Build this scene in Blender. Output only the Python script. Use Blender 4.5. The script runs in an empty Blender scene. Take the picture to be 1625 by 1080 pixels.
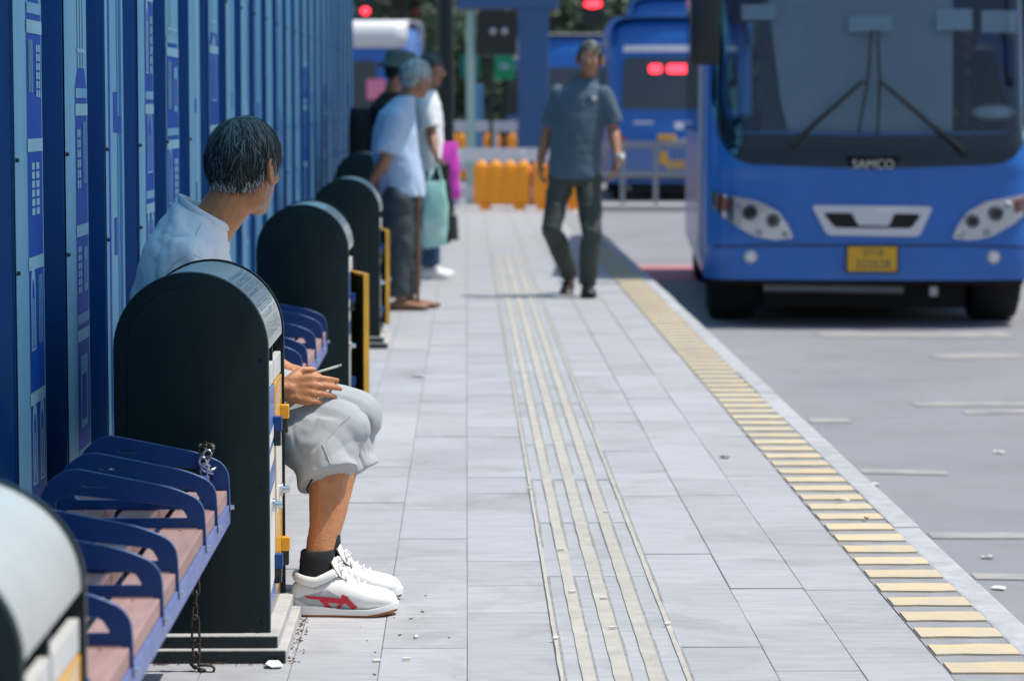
import bpy, bmesh, math, random
from mathutils import Vector, Matrix, noise
from mathutils.bvhtree import BVHTree
random.seed(11)
SC = bpy.context.scene
COL = SC.collection
V = Vector
R = math.radians

# ------------------------------------------------------------------ camera
H = 1.27                       # eye height above the platform
FPX = 4514.0                   # focal length in photo pixels (1625 wide)
PITCH, YAW = math.atan(0.08241), math.atan(0.01606 * math.cos(math.atan(0.08241)))
cam_d = bpy.data.cameras.new('camera'); cam = bpy.data.objects.new('camera', cam_d); COL.objects.link(cam)
cam.location = (0, 0, H)
cam.rotation_euler = (math.pi / 2 - PITCH, 0, -YAW)
cam_d.sensor_width = 36; cam_d.lens = 100; cam_d.clip_start = 0.1; cam_d.clip_end = 2000
cam_d.dof.use_dof = True; cam_d.dof.focus_distance = 7.0; cam_d.dof.aperture_fstop = 4.8
cam_d.dof.aperture_blades = 0
SC.camera = cam
# ------------------------------------------------------------------ sky, sun, exposure
W = bpy.data.worlds.new('World'); SC.world = W; W.use_nodes = True
wn = W.node_tree.nodes; wl = W.node_tree.links
sky = wn.new('ShaderNodeTexSky'); sky.sky_type = 'NISHITA'; sky.sun_disc = False
SUN_EL = 66
sky.sun_elevation = R(SUN_EL); sky.sun_rotation = R(90); sky.air_density = 1.0; sky.dust_density = 1.5
bg = wn['Background']; bg.inputs['Strength'].default_value = 0.13
wl.new(sky.outputs[0], bg.inputs[0])
sd = bpy.data.lights.new('sun', 'SUN'); sd.energy = 4.6; sd.angle = R(0.6); sd.color = (1, .955, .88)
sun = bpy.data.objects.new('sun', sd); COL.objects.link(sun); sun.rotation_euler = (0, R(90 - SUN_EL), 0); sun.location = (8, 8, 18)
SC.view_settings.view_transform = 'Standard'; SC.view_settings.look = 'None'
SC.view_settings.exposure = 0.0; SC.view_settings.gamma = 1

_F = V((math.sin(YAW) * math.cos(PITCH), math.cos(YAW) * math.cos(PITCH), -math.sin(PITCH)))
_R = V((math.cos(YAW), -math.sin(YAW), 0)); _U = _R.cross(_F)
def P(px, py, y):
    """photo pixel + distance along the street -> point"""
    d = _F + _R * ((px - 812.5) / FPX) + _U * ((540 - py) / FPX)
    return V((0, 0, H)) + d * (y / d.y)
def G(px, py, z=0.0):
    """photo pixel -> point on the level z"""
    d = _F + _R * ((px - 812.5) / FPX) + _U * ((540 - py) / FPX)
    return V((0, 0, H)) + d * ((z - H) / d.z)

# ------------------------------------------------------------------ materials
def srgb(*c):
    return tuple((x / 255 / 12.92) if x <= 10 else ((x / 255 + .055) / 1.055) ** 2.4 for x in c)
def mat(name, col, rough=.6, metal=0, var=0.0, vscale=8, bump=0, bscale=60, col2=None, spec=.5, coat=0, emit=0,
        rnd=0, stretch=(1, 1, 1), sss=0, alpha=1, sheen=0, detail=6):
    m = bpy.data.materials.new(name); m.use_nodes = True
    n, l = m.node_tree.nodes, m.node_tree.links
    b = n['Principled BSDF']
    b.inputs['Roughness'].default_value = rough; b.inputs['Metallic'].default_value = metal
    b.inputs['Specular IOR Level'].default_value = spec
    b.inputs['Coat Weight'].default_value = coat; b.inputs['Coat Roughness'].default_value = .08
    if sheen: b.inputs['Sheen Weight'].default_value = sheen
    if sss:
        b.inputs['Subsurface Weight'].default_value = sss; b.inputs['Subsurface Radius'].default_value = (.012, .005, .003)
        b.inputs['Subsurface Scale'].default_value = 1.0
    b.inputs['Base Color'].default_value = (*col, 1)
    if emit:
        b.inputs['Emission Color'].default_value = (*col, 1); b.inputs['Emission Strength'].default_value = emit
    if alpha < 1: b.inputs['Alpha'].default_value = alpha
    if var or bump or rnd:
        tc = n.new('ShaderNodeTexCoord'); mp = n.new('ShaderNodeMapping'); mp.inputs['Scale'].default_value = stretch
        l.new(tc.outputs['Object'], mp.inputs['Vector'])
        last = None
        if rnd:
            oi = n.new('ShaderNodeObjectInfo')
            ad = n.new('ShaderNodeVectorMath'); ad.operation = 'ADD'
            sc = n.new('ShaderNodeVectorMath'); sc.operation = 'SCALE'; sc.inputs[0].default_value = (17, 31, 7)
            l.new(oi.outputs['Random'], sc.inputs['Scale'])
            l.new(mp.outputs[0], ad.inputs[0]); l.new(sc.outputs[0], ad.inputs[1]); vec = ad.outputs[0]
        else:
            vec = mp.outputs[0]
        if var:
            nz = n.new('ShaderNodeTexNoise'); nz.inputs['Scale'].default_value = vscale; nz.inputs['Detail'].default_value = detail
            nz.inputs['Roughness'].default_value = .62
            l.new(vec, nz.inputs['Vector'])
            rp = n.new('ShaderNodeMapRange'); rp.inputs[1].default_value = .3; rp.inputs[2].default_value = .7
            l.new(nz.outputs['Fac'], rp.inputs[0])
            mx = n.new('ShaderNodeMix'); mx.data_type = 'RGBA'
            c2 = col2 if col2 else tuple(x * (1 - var) for x in col)
            mx.inputs[6].default_value = (*col, 1); mx.inputs[7].default_value = (*c2, 1)
            l.new(rp.outputs[0], mx.inputs[0]); last = mx.outputs[2]
        if rnd:
            hs = n.new('ShaderNodeHueSaturation'); mr = n.new('ShaderNodeMapRange')
            mr.inputs[3].default_value = 1 - rnd; mr.inputs[4].default_value = 1 + rnd
            l.new(oi.outputs['Random'], mr.inputs[0]); l.new(mr.outputs[0], hs.inputs['Value'])
            if last: l.new(last, hs.inputs['Color'])
            else: hs.inputs['Color'].default_value = (*col, 1)
            last = hs.outputs[0]
        if last: l.new(last, b.inputs['Base Color'])
        if bump:
            n2 = n.new('ShaderNodeTexNoise'); n2.inputs['Scale'].default_value = bscale; n2.inputs['Detail'].default_value = 5
            l.new(vec, n2.inputs['Vector'])
            bp = n.new('ShaderNodeBump'); bp.inputs['Strength'].default_value = min(1, bump); bp.inputs['Distance'].default_value = .004 * max(1, bump)
            l.new(n2.outputs['Fac'], bp.inputs['Height']); l.new(bp.outputs[0], b.inputs['Normal'])
    return m
def glass(name, tint=(.5, .6, .6), ior=1.5, trans=.8, rough=.02):
    m = bpy.data.materials.new(name); m.use_nodes = True
    n, l = m.node_tree.nodes, m.node_tree.links
    out = n['Material Output']; n.remove(n['Principled BSDF'])
    t = n.new('ShaderNodeBsdfTransparent'); t.inputs[0].default_value = (*[c * trans for c in tint], 1)
    g = n.new('ShaderNodeBsdfGlossy'); g.inputs['Roughness'].default_value = rough
    f = n.new('ShaderNodeFresnel'); f.inputs['IOR'].default_value = ior
    mx = n.new('ShaderNodeMixShader'); l.new(f.outputs[0], mx.inputs[0]); l.new(t.outputs[0], mx.inputs[1]); l.new(g.outputs[0], mx.inputs[2])
    l.new(mx.outputs[0], out.inputs[0]); return m
def stain(m, amt=.13):
    n, l = m.node_tree.nodes, m.node_tree.links; b = n['Principled BSDF']; src = b.inputs['Base Color'].links[0].from_socket
    g = n.new('ShaderNodeNewGeometry'); a = n.new('ShaderNodeTexNoise'); a.inputs['Scale'].default_value = 1.7; a.inputs['Detail'].default_value = 8; a.inputs['Roughness'].default_value = .65; a.inputs['Distortion'].default_value = 1.2
    l.new(g.outputs['Position'], a.inputs['Vector']); r = n.new('ShaderNodeMapRange'); r.inputs[1].default_value = .50; r.inputs[2].default_value = .70; r.inputs[3].default_value = 0; r.inputs[4].default_value = amt
    l.new(a.outputs['Fac'], r.inputs[0]); x = n.new('ShaderNodeMix'); x.data_type = 'RGBA'; x.inputs[7].default_value = (.20, .19, .18, 1)
    l.new(r.outputs[0], x.inputs[0]); l.new(src, x.inputs[6]); l.new(x.outputs[2], b.inputs['Base Color']); return m
M = {}
M['tile'] = mat('granite_tile', (.435, .432, .448), .62, var=.3, vscale=5, bump=.35, bscale=50, rnd=.07, stretch=(1.2, 7, 3), col2=(.35, .348, .365), spec=.3)
stain(M['tile'], .42)
M['tile_far'] = mat('granite_far', (.41, .408, .424), .65, var=.22, vscale=2.5, stretch=(1, 3, 1))
M['mortar'] = mat('mortar', (.34, .33, .315), .95, var=.5, vscale=30, bump=.5, bscale=120)
M['tactile'] = mat('tactile_cream', (.51, .48, .42), .75, var=.5, vscale=14, bump=.6, bscale=180, col2=(.38, .355, .31), rnd=.05)
M['yellow'] = mat('yellow_paint', (.62, .485, .275), .7, var=.5, vscale=11, bump=.3, bscale=90, col2=(.49, .43, .34), rnd=.07)
M['edgegrey'] = mat('edge_grey', (.32, .318, .33), .8, var=.3, vscale=8, bump=.4)
M['kerb'] = mat('kerb_stone', (.47, .47, .48), .7, var=.3, vscale=12, bump=.5, bscale=80, rnd=.05)
M['asphalt'] = mat('asphalt', (.27, .272, .295), .85, var=.4, vscale=.8, bump=.9, bscale=160, col2=(.215, .217, .238))
stain(M['asphalt'], .35)
M['dirtground'] = mat('side_strip', (.25, .24, .22), .95, var=.4, vscale=6, bump=.5)
def worn(name, col, base=(.29, .293, .325), lo=.42, hi=.62, sc=5):
    m = mat(name, col, .8, var=1, vscale=sc, col2=base); 
    for nd in m.node_tree.nodes:
        if nd.bl_idname == 'ShaderNodeMapRange': nd.inputs[1].default_value = lo; nd.inputs[2].default_value = hi
    return m
M['mark'] = worn('worn_marking', (.36, .345, .32), base=(.262, .264, .287))
M['redroad'] = worn('red_road', (.55, .20, .22), lo=.55, hi=.8, sc=1)
M['navy'] = mat('navy_sheet', (.002, .085, .30), .42, var=.25, vscale=3, bump=.12, bscale=4, spec=.22, stretch=(1, 1, .3))
M['pale'] = mat('mural_pale', (.25, .53, .70), .5, var=.25, vscale=4, col2=(.17, .41, .60), stretch=(1, 1, .2), bump=.08, bscale=5, spec=.12)
M['royal'] = mat('mural_royal', (.010, .10, .50), .5, var=.2, vscale=5, spec=.1)
M['pale2'] = mat('mural_light', (.38, .66, .78), .5, var=.2, vscale=5, spec=.12)
M['deep'] = mat('mural_deep', (.02, .17, .42), .5, spec=.1)
M['canopyroof'] = mat('canopy_sheet', (.30, .62, .82), .5)
_n, _l = M['canopyroof'].node_tree.nodes, M['canopyroof'].node_tree.links          # translucent, tinted blue to fill the shade with cyan light
_t = _n.new('ShaderNodeBsdfTranslucent'); _t.inputs[0].default_value = (.20, .54, .74, 1)
_m = _n.new('ShaderNodeMixShader'); _m.inputs[0].default_value = .72
_l.new(_n['Principled BSDF'].outputs[0], _m.inputs[1]); _l.new(_t.outputs[0], _m.inputs[2]); _l.new(_m.outputs[0], _n['Material Output'].inputs[0])
M['black'] = mat('matte_black', (.006, .006, .006), .7)
M['bin'] = mat('bin_green_black', (.0045, .014, .0165), .36, var=.8, vscale=3, bump=.08, bscale=30, spec=.22, col2=(.009, .022, .024), detail=10)
M['cover'] = mat('bin_cover', (.50, .53, .525), .42, .25, var=.12, vscale=7, bump=.08)
M['steel'] = mat('brushed_steel', (.52, .53, .54), .35, .85, var=.3, vscale=20, bump=.1)
M['label'] = mat('notice_label', (.42, .47, .47), .4, var=.3, vscale=20)
M['ink'] = mat('notice_ink', (.05, .09, .10), .5)
M['white'] = mat('white_plate', (.62, .62, .60), .45, var=.15, vscale=20)
M['bluedoor'] = mat('blue_door', (.06, .18, .55), .35, var=.3, vscale=8, col2=(.10, .25, .6), coat=.3)
M['yelldoor'] = mat('yellow_door', (.80, .42, .035), .35, var=.15, vscale=8, coat=.3)
M['olive'] = mat('door_inside_shade', (.065, .055, .012), .6, var=.3)  # shade inside the open yellow doors, put into a dark olive
M['whiteprint'] = mat('white_print', (.75, .75, .70), .4)
M['concrete'] = mat('pale_concrete', (.50, .48, .46), .85, var=.35, vscale=10, bump=.7, bscale=70, col2=(.36, .345, .33))
M['shadeplate'] = mat('shade_plate', (.010, .022, .023), .5, var=.5, vscale=14, bump=.4, bscale=40)  # dark colour deepens the shade on the near plinth faces
M['benchblue'] = mat('bench_blue', (.008, .055, .21), .42, var=.25, vscale=8, bump=.06, spec=.35)
M['litedge'] = mat('lit_edge', (.16, .22, .38), .35, .2, var=.6, vscale=30, col2=(.03, .08, .24))  # sunlit highlight on the armrest rims, painted as lighter blue
M['railblue'] = mat('rail_blue', (.16, .20, .42), .45, var=.35, vscale=14, bump=.15, col2=(.09, .13, .34))
M['plank'] = mat('wpc_plank', (.40, .25, .225), .62, var=.35, vscale=6, bump=.4, bscale=60, stretch=(8, 1, 8), col2=(.30, .18, .165), rnd=.1)
M['rust'] = mat('chain_iron', (.10, .085, .065), .45, .7, var=.5, vscale=40, bump=.5, bscale=200)
M['galv'] = mat('galvanised', (.55, .57, .62), .3, .9)
M['plastic'] = glass('clear_plastic', (.9, .95, 1), 1.4, .95, .08)
M['skin1'] = mat('skin_tan', (.54, .235, .10), .5, var=.35, vscale=22, bump=.4, bscale=150, col2=(.42, .165, .065), sss=.1)
M['skin2'] = mat('skin_brown', (.38, .18, .105), .5, var=.3, vscale=18, sss=.1, bump=.1)
M['tee'] = mat('white_tee', (.80, .83, .86), .85, bump=.25, bscale=240, var=.08, vscale=6, sheen=.2)
M['shorts'] = mat('grey_shorts', (.40, .42, .435), .85, bump=.3, bscale=300, var=.12, vscale=6, sheen=.15)
M['sock'] = mat('dark_sock', (.012, .017, .018), .95, bump=.4, bscale=300)
M['shoewhite'] = mat('shoe_white', (.80, .80, .78), .5, var=.12, vscale=20, bump=.1, bscale=80)
M['shoegrey'] = mat('shoe_grey', (.42, .44, .46), .6, var=.2, vscale=40, bump=.3, bscale=260)
M['red'] = mat('shoe_red', (.55, .012, .03), .45)
M['gum'] = mat('gum_sole', (.38, .13, .04), .7)
M['hairdark'] = mat('hair_dark', (.018, .028, .030), .62, spec=.25)
M['hairgrey'] = mat('hair_grey', (.17, .215, .205), .45, spec=.6)
M['hairwhite'] = mat('hair_white', (.55, .56, .56), .5)
M['eye'] = mat('eye_white', (.6, .58, .55), .2)
M['iris'] = mat('iris', (.02, .012, .008), .2)
M['polo'] = mat('slate_polo', (.062, .112, .160), .85, bump=.3, bscale=200, var=.2, vscale=5, sheen=.15)
M['olivetr'] = mat('olive_trousers', (.045, .056, .050), .8, var=.2, vscale=5, bump=.2)
M['shirtblue'] = mat('pale_blue_shirt', (.40, .52, .70), .8, var=.12, vscale=5, bump=.2, sheen=.2)
M['greytr'] = mat('charcoal_trousers', (.045, .056, .065), .8, var=.25, vscale=5, bump=.2)
M['blackcl'] = mat('black_cloth', (.008, .012, .015), .85, var=.2)
M['jeans'] = mat('blue_jeans', (.03, .075, .17), .85, var=.3)
M['leather'] = mat('black_leather', (.008, .008, .008), .4)
M['sandal'] = mat('sandal_brown', (.12, .06, .035), .6)
M['hatgrey'] = mat('grey_hat', (.10, .125, .125), .9, var=.2)
M['pinkbag'] = mat('pink_bag', (.75, .06, .55), .4, var=.15, vscale=8, sss=0)
M['mint'] = mat('mint_bag', (.42, .78, .70), .5, var=.12, vscale=5)
M['mintlite'] = mat('mint_print', (.55, .80, .74), .5)
M['wood'] = mat('cane_wood', (.20, .085, .035), .5, var=.3)
M['bus'] = mat('bus_blue', (.015, .150, .55), .32, var=.15, vscale=2.2, coat=.25, spec=.4, col2=(.022, .135, .46))
M['busdark'] = mat('bus_dark_trim', (.006, .012, .014), .35)
M['frit'] = mat('black_frit', (.003, .006, .007), .7, spec=.05)
M['tyre'] = mat('tyre', (.010, .010, .010), .9, bump=.4, bscale=60)
M['chrome'] = mat('chrome', (.62, .63, .66), .18, .9)
M['silver'] = mat('silver_trim', (.62, .63, .67), .35, .1)
M['lens'] = glass('lamp_lens', (.95, .97, 1), 1.5, .95)
M['amber'] = mat('amber_lens', (.45, .09, .03), .25, coat=.5)
M['reflector'] = mat('lamp_reflector', (.75, .76, .78), .15, .95)
M['plate'] = mat('number_plate', (.68, .37, .015), .5)
M['windglass'] = glass('windscreen', (.88, .95, .98), 1.55, .98, .015)
M['sideglass'] = glass('side_window', (.55, .62, .66), 1.5, .9)
M['interior'] = mat('bus_interior', (.60, .64, .70), .8)
M['glass_reflection'] = mat('windscreen_reflection', (.56, .60, .64), .8, var=.3, vscale=1.3, stretch=(1, 1, .4))  # pale reflection in the windscreen, put into a panel colour
M['seat'] = mat('bus_seat', (.05, .09, .16), .8)
M['card'] = mat('white_card', (.65, .72, .74), .6)
M['roofwhite'] = mat('roof_white', (.75, .77, .80), .4)
M['led'] = mat('red_led', (1, .03, .05), .5, emit=5)
M['tail'] = mat('tail_lamp', (.55, .01, .03), .25, coat=.5)
M['pinksign'] = mat('pink_sign', (.85, .25, .38), .5)
M['orange'] = mat('orange_plastic', (1.0, .36, .012), .55, var=.1, vscale=4)
M['amberlamp'] = mat('pale_lamp', (1.0, .50, .08), .4)
M['railwhite'] = mat('white_rail', (.72, .73, .78), .5)
M['railgrey'] = mat('grey_rail', (.27, .29, .32), .5, .2)
M['poleblack'] = mat('pole_black', (.012, .020, .020), .5)
M['gantry'] = mat('gantry_blue', (.035, .11, .28), .5)
M['screen'] = mat('dark_screen', (.010, .018, .022), .25)
M['signgreen'] = mat('sign_green', (.004, .22, .14), .5)
M['signbright'] = mat('sign_bright_green', (.01, .42, .16), .5)
M['skypost'] = mat('light_blue_post', (.09, .28, .50), .5)
M['mintpost'] = mat('pale_mint_board', (.40, .58, .52), .6)
M['leaf1'] = mat('leaf_dark', (.026, .062, .034), .6, rnd=.25)
M['leaf2'] = mat('leaf_mid', (.05, .105, .05), .6, rnd=.25)
M['leaf3'] = mat('leaf_lite', (.085, .15, .075), .6, rnd=.2)
M['bark'] = mat('bark', (.06, .05, .04), .9, var=.4, bump=1, bscale=20)
M['facade'] = mat('far_facade', (.36, .37, .42), .8, var=.1)
M['farglass'] = mat('far_window', (.05, .07, .09), .15)
M['paper'] = mat('litter_white', (.75, .74, .70), .8)
M['butt'] = mat('butt_paper', (.68, .64, .56), .8)
M['leafdry'] = mat('dry_leaf', (.09, .08, .035), .8)

# ------------------------------------------------------------------ object helpers
def obj(name, bm, m, parent=None, smooth=None, loc=None):
    if isinstance(bm, bmesh.types.BMesh):
        bmesh.ops.recalc_face_normals(bm, faces=bm.faces)
        me = bpy.data.meshes.new(name); bm.to_mesh(me); bm.free()
    else: me = bm
    for x in (m if isinstance(m, (list, tuple)) else [m]): me.materials.append(M[x])
    if smooth is not None:
        if smooth >= 180:
            me.shade_smooth()
        else:
            me.shade_smooth(); me.set_sharp_from_angle(angle=R(smooth))
    o = bpy.data.objects.new(name, me); COL.objects.link(o)
    if parent: o.parent = parent
    if loc is not None: o.location = loc
    return o
def tag(o, label=None, cat=None, group=None, kind=None):
    if label: o['label'] = label
    if cat: o['category'] = cat
    if group: o['group'] = group
    if kind: o['kind'] = kind
    return o
def thing(name, label, cat, loc=(0, 0, 0), rz=0, group=None):
    o = bpy.data.objects.new(name, None); COL.objects.link(o); o.empty_display_size = .1
    o.location = loc; o.rotation_euler = (0, 0, rz); return tag(o, label, cat, group)
def copy_tree(o, parent=None):
    c = o.copy(); COL.objects.link(c)
    if parent: c.parent = parent
    for ch in o.children: copy_tree(ch, c)
    return c
def BM(): return bmesh.new()
def box(bm, x0, x1, y0, y1, z0, z1, bev=0, mi=0, mtx=None):
    vs = [bm.verts.new(p) for p in ((x0, y0, z0), (x1, y0, z0), (x1, y1, z0), (x0, y1, z0), (x0, y0, z1), (x1, y0, z1), (x1, y1, z1), (x0, y1, z1))]
    fs = [bm.faces.new([vs[i] for i in q]) for q in ((3, 2, 1, 0), (4, 5, 6, 7), (0, 1, 5, 4), (1, 2, 6, 5), (2, 3, 7, 6), (3, 0, 4, 7))]
    geo = vs
    if bev:
        es = list({e for f in fs for e in f.edges})
        r = bmesh.ops.bevel(bm, geom=es, offset=bev, segments=2, affect='EDGES', profile=.6)
        geo = list({v for f in r['faces'] for v in f.verts})
        fs = list({f for v in geo for f in v.link_faces})
    for f in fs: f.material_index = mi
    if mtx: bmesh.ops.transform(bm, matrix=mtx, verts=geo)
    return geo
def frame(d):
    d = d.normalized(); a = V((0, 0, 1)) if abs(d.z) < .9 else V((1, 0, 0))
    u = d.cross(a).normalized(); return u, d.cross(u).normalized()
def loft(bm, rings, mi=0, cap=True, closed=True):
    vr = [[bm.verts.new(p) for p in r] for r in rings]; n = len(vr[0])
    for a, b in zip(vr, vr[1:]):
        for i in range(n if closed else n - 1):
            f = bm.faces.new((a[i], a[(i + 1) % n], b[(i + 1) % n], b[i])); f.material_index = mi
    if cap:
        for r in (vr[0][::-1], vr[-1]):
            f = bm.faces.new(r); f.material_index = mi
    return vr
def ring(c, u, v, ru, rv, n=16, p=2.0):
    out = []
    for i in range(n):
        a = 2 * math.pi * i / n; ca, sa = math.cos(a), math.sin(a)
        out.append(c + u * (ru * math.copysign(abs(ca) ** (2 / p), ca)) + v * (rv * math.copysign(abs(sa) ** (2 / p), sa)))
    return out
def cone(bm, p0, r0, p1, r1, n=14, mi=0):
    p0, p1 = V(p0), V(p1); u, v = frame(p1 - p0)
    return loft(bm, [ring(p0, u, v, r0, r0, n), ring(p1, u, v, r1, r1, n)], mi)
def tube(bm, pts, r, n=8, mi=0):
    pts = [V(p) for p in pts]; rs = []
    u0 = None
    for i, p in enumerate(pts):
        d = (pts[min(i + 1, len(pts) - 1)] - pts[max(i - 1, 0)])
        if u0 is None: u, v = frame(d)
        else:
            dn = d.normalized(); u = (u0 - dn * u0.dot(dn)).normalized(); v = dn.cross(u)
        u0 = u; rr = r[i] if isinstance(r, (list, tuple)) else r
        rs.append(ring(p, u, v, rr, rr, n))
    return loft(bm, rs, mi)
def cap(bm, p0, r0, p1, r1, n=14, k=4):
    p0, p1 = V(p0), V(p1); d = (p1 - p0)
    if d.length < 1e-6: d = V((0, 0, 1e-4))
    dn = d.normalized(); u, v = frame(d); rs = []
    for i in range(k):
        a = math.pi / 2 * (1 - (i + .15) / (k)); rs.append(ring(p0 - dn * r0 * math.sin(a), u, v, r0 * math.cos(a), r0 * math.cos(a), n))
    rs.append(ring(p0, u, v, r0, r0, n)); rs.append(ring(p1, u, v, r1, r1, n))
    for i in range(k - 1, -1, -1):
        a = math.pi / 2 * (1 - (i + .15) / (k)); rs.append(ring(p1 + dn * r1 * math.sin(a), u, v, r1 * math.cos(a), r1 * math.cos(a), n))
    return loft(bm, rs)
def ell(bm, c, radii, ax=None, n=20, m=12):
    c = V(c); ax = ax or (V((1, 0, 0)), V((0, 1, 0)), V((0, 0, 1))); rs = []
    for j in range(m):
        t = math.pi * (j + .35) / (m - .3)
        z, s = -math.cos(t), math.sin(t)
        rs.append(ring(c + ax[2] * (radii[2] * z), ax[0], ax[1], radii[0] * s, radii[1] * s, n))
    return loft(bm, rs)
def prism(bm, pts, axis, a, b, mi=0):
    """2-D outline extruded along an axis: axis 'y' outline in xz, 'x' outline in yz, 'z' outline in xy"""
    def q(p, t):
        return V((p[0], t, p[1])) if axis == 'y' else V((t, p[0], p[1])) if axis == 'x' else V((p[0], p[1], t))
    return loft(bm, [[q(p, a) for p in pts], [q(p, b) for p in pts]], mi)
def remesh(name, bm, m, parent, voxel, smooth=6, disp=None, fac=.5):
    bmesh.ops.recalc_face_normals(bm, faces=bm.faces)
    me = bpy.data.meshes.new(name); bm.to_mesh(me); bm.free()
    t = bpy.data.objects.new('tmp', me); COL.objects.link(t)
    r = t.modifiers.new('r', 'REMESH'); r.mode = 'VOXEL'; r.voxel_size = voxel; r.use_smooth_shade = True
    s = t.modifiers.new('s', 'SMOOTH'); s.factor = fac; s.iterations = smooth
    dg = bpy.context.evaluated_depsgraph_get(); dg.update()
    nm = bpy.data.meshes.new_from_object(t.evaluated_get(dg))
    bpy.data.objects.remove(t); bpy.data.meshes.remove(me)
    if disp:
        nrm = [v.normal.copy() for v in nm.vertices]
        for v, n in zip(nm.vertices, nrm): v.co = v.co + n * disp(v.co)
    nm.materials.clear(); nm.name = name
    return obj(name, nm, m, parent, 180)
def patch(bm, poly, fn, cell=.02, mi=0):
    """flat outline (a,b) cut into cells and wrapped on a surface by fn(a,b) -> point"""
    t = bmesh.new(); f = t.faces.new([t.verts.new((p[0], p[1], 0)) for p in poly])
    a0, a1 = min(p[0] for p in poly), max(p[0] for p in poly); b0, b1 = min(p[1] for p in poly), max(p[1] for p in poly)
    x = a0 + cell
    while x < a1:
        bmesh.ops.bisect_plane(t, geom=t.verts[:] + t.edges[:] + t.faces[:], plane_co=(x, 0, 0), plane_no=(1, 0, 0)); x += cell
    x = b0 + cell
    while x < b1:
        bmesh.ops.bisect_plane(t, geom=t.verts[:] + t.edges[:] + t.faces[:], plane_co=(0, x, 0), plane_no=(0, 1, 0)); x += cell
    mp = {v: bm.verts.new(fn(v.co.x, v.co.y)) for v in t.verts}
    for f in t.faces:
        try: bm.faces.new([mp[v] for v in f.verts]).material_index = mi
        except ValueError: pass
    t.free()
def solid(bm, poly, fn, off0, off1, cell=.04, mi=0):
    """the same with thickness: fn(a,b,offset)"""
    t = bmesh.new(); patch(t, poly, lambda a, b: V((a, b, 0)), cell)
    bmesh.ops.recalc_face_normals(t, faces=t.faces)
    top = {v: bm.verts.new(fn(v.co.x, v.co.y, off1)) for v in t.verts}
    bot = {v: bm.verts.new(fn(v.co.x, v.co.y, off0)) for v in t.verts}
    for f in t.faces:
        bm.faces.new([top[v] for v in f.verts]).material_index = mi
        bm.faces.new([bot[v] for v in reversed(f.verts)]).material_index = mi
    for e in t.edges:
        if len(e.link_faces) == 1:
            a, b = e.verts; bm.faces.new((top[a], top[b], bot[b], bot[a])).material_index = mi
    t.free()
def rounded(poly, r, n=5):
    """round the corners of a 2-D outline"""
    out = []; N = len(poly)
    for i in range(N):
        p, a, b = V(poly[i]), V(poly[i - 1]), V(poly[(i + 1) % N])
        rr = r[i] if isinstance(r, (list, tuple)) else r
        u, w = (a - p), (b - p); k = min(rr, u.length * .48, w.length * .48)
        if k < 1e-5: out.append((p.x, p.y)); continue
        s, e = p + u.normalized() * k, p + w.normalized() * k
        for j in range(n + 1):
            t = j / n; q = s * (1 - t) ** 2 + p * 2 * t * (1 - t) + e * t * t; out.append((q.x, q.y))
    return out
def text_obj(name, s, size, m, parent, loc, rot, ext=.002):
    c = bpy.data.curves.new(name, 'FONT'); c.body = s; c.size = size; c.extrude = ext; c.align_x = 'CENTER'; c.align_y = 'CENTER'
    t = bpy.data.objects.new('tmp', c); COL.objects.link(t)
    dg = bpy.context.evaluated_depsgraph_get(); dg.update()
    me = bpy.data.meshes.new_from_object(t.evaluated_get(dg)); bpy.data.objects.remove(t)
    o = obj(name, me, m, parent); o.location = loc; o.rotation_euler = rot; return o
def sheet(name, x0, x1, y0, y1, z, m, parent=None):
    bm = BM(); bm.faces.new([bm.verts.new(p) for p in ((x0, y0, z), (x1, y0, z), (x1, y1, z), (x0, y1, z))]); return obj(name, bm, m, parent)
# ================================================================== GROUND
ROADZ = -.34
sheet('road', -600, 600, -80, 900, ROADZ, 'asphalt').__setitem__('kind', 'structure')
bm = BM(); box(bm, -3.2, 1.283, -4, 36.5, ROADZ - .05, -.0035)
pave = tag(obj('pavement', bm, 'mortar'), kind='structure')
tile_cols = [(-1.0, -.8), (-.8, -.6), (-.6, -.4), (-.4, -.2), (-.2, 0), (0, .205), (.205, .5), (.5, .695), (.695, .89), (.89, 1.083)]
JG = .0010
tile_mesh = {}
def tile_me(w, l):
    k = (round(w, 3), round(l, 2))
    if k not in tile_mesh:
        bm = BM(); box(bm, -w / 2 + JG, w / 2 - JG, -l / 2 + JG, l / 2 - JG, -.03, 0, .0014)
        bmesh.ops.recalc_face_normals(bm, faces=bm.faces)
        me = bpy.data.meshes.new('paving_tile'); bm.to_mesh(me); bm.free(); me.materials.append(M['tile']); tile_mesh[k] = me
    return tile_mesh[k]
rt = random.Random(5)
far = BM(); ntile = 0
for ci, (a, b) in enumerate(tile_cols):
    y = 4.6 + rt.random() * .3
    while y < 36.2:
        l = rt.choice((.6, .4, .4, .5, .3, .3, .4)) if ci != 6 else .5
        near = (y < 14.2 and (ci > 2 or y > 5.8) and y > 5.2) and ntile < 299
        if near:
            o = bpy.data.objects.new('paving_tile', tile_me(b - a, l)); COL.objects.link(o); o.parent = pave
            o.location = ((a + b) / 2, y + l / 2, rt.uniform(-.0014, .0014))
            o.rotation_euler = (rt.uniform(-.0018, .0018), rt.uniform(-.004, .004), 0); ntile += 1
        else:
            g = .0022; z = rt.uniform(-.001, .001)
            fs = [far.verts.new(p) for p in ((a + g, y + g, z), (b - g, y + g, z), (b - g, y + l - g, z), (a + g, y + l - g, z))]
            far.faces.new(fs)
        y += l
a = -3.0
while a < -1.01:
    y = -3.9
    while y < 36: 
        far.faces.new([far.verts.new(p) for p in ((a + .004, y, 0), (a + .246, y, 0), (a + .246, y + .595, 0), (a + .004, y + .595, 0))]); y += .6
    a += .25
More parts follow.
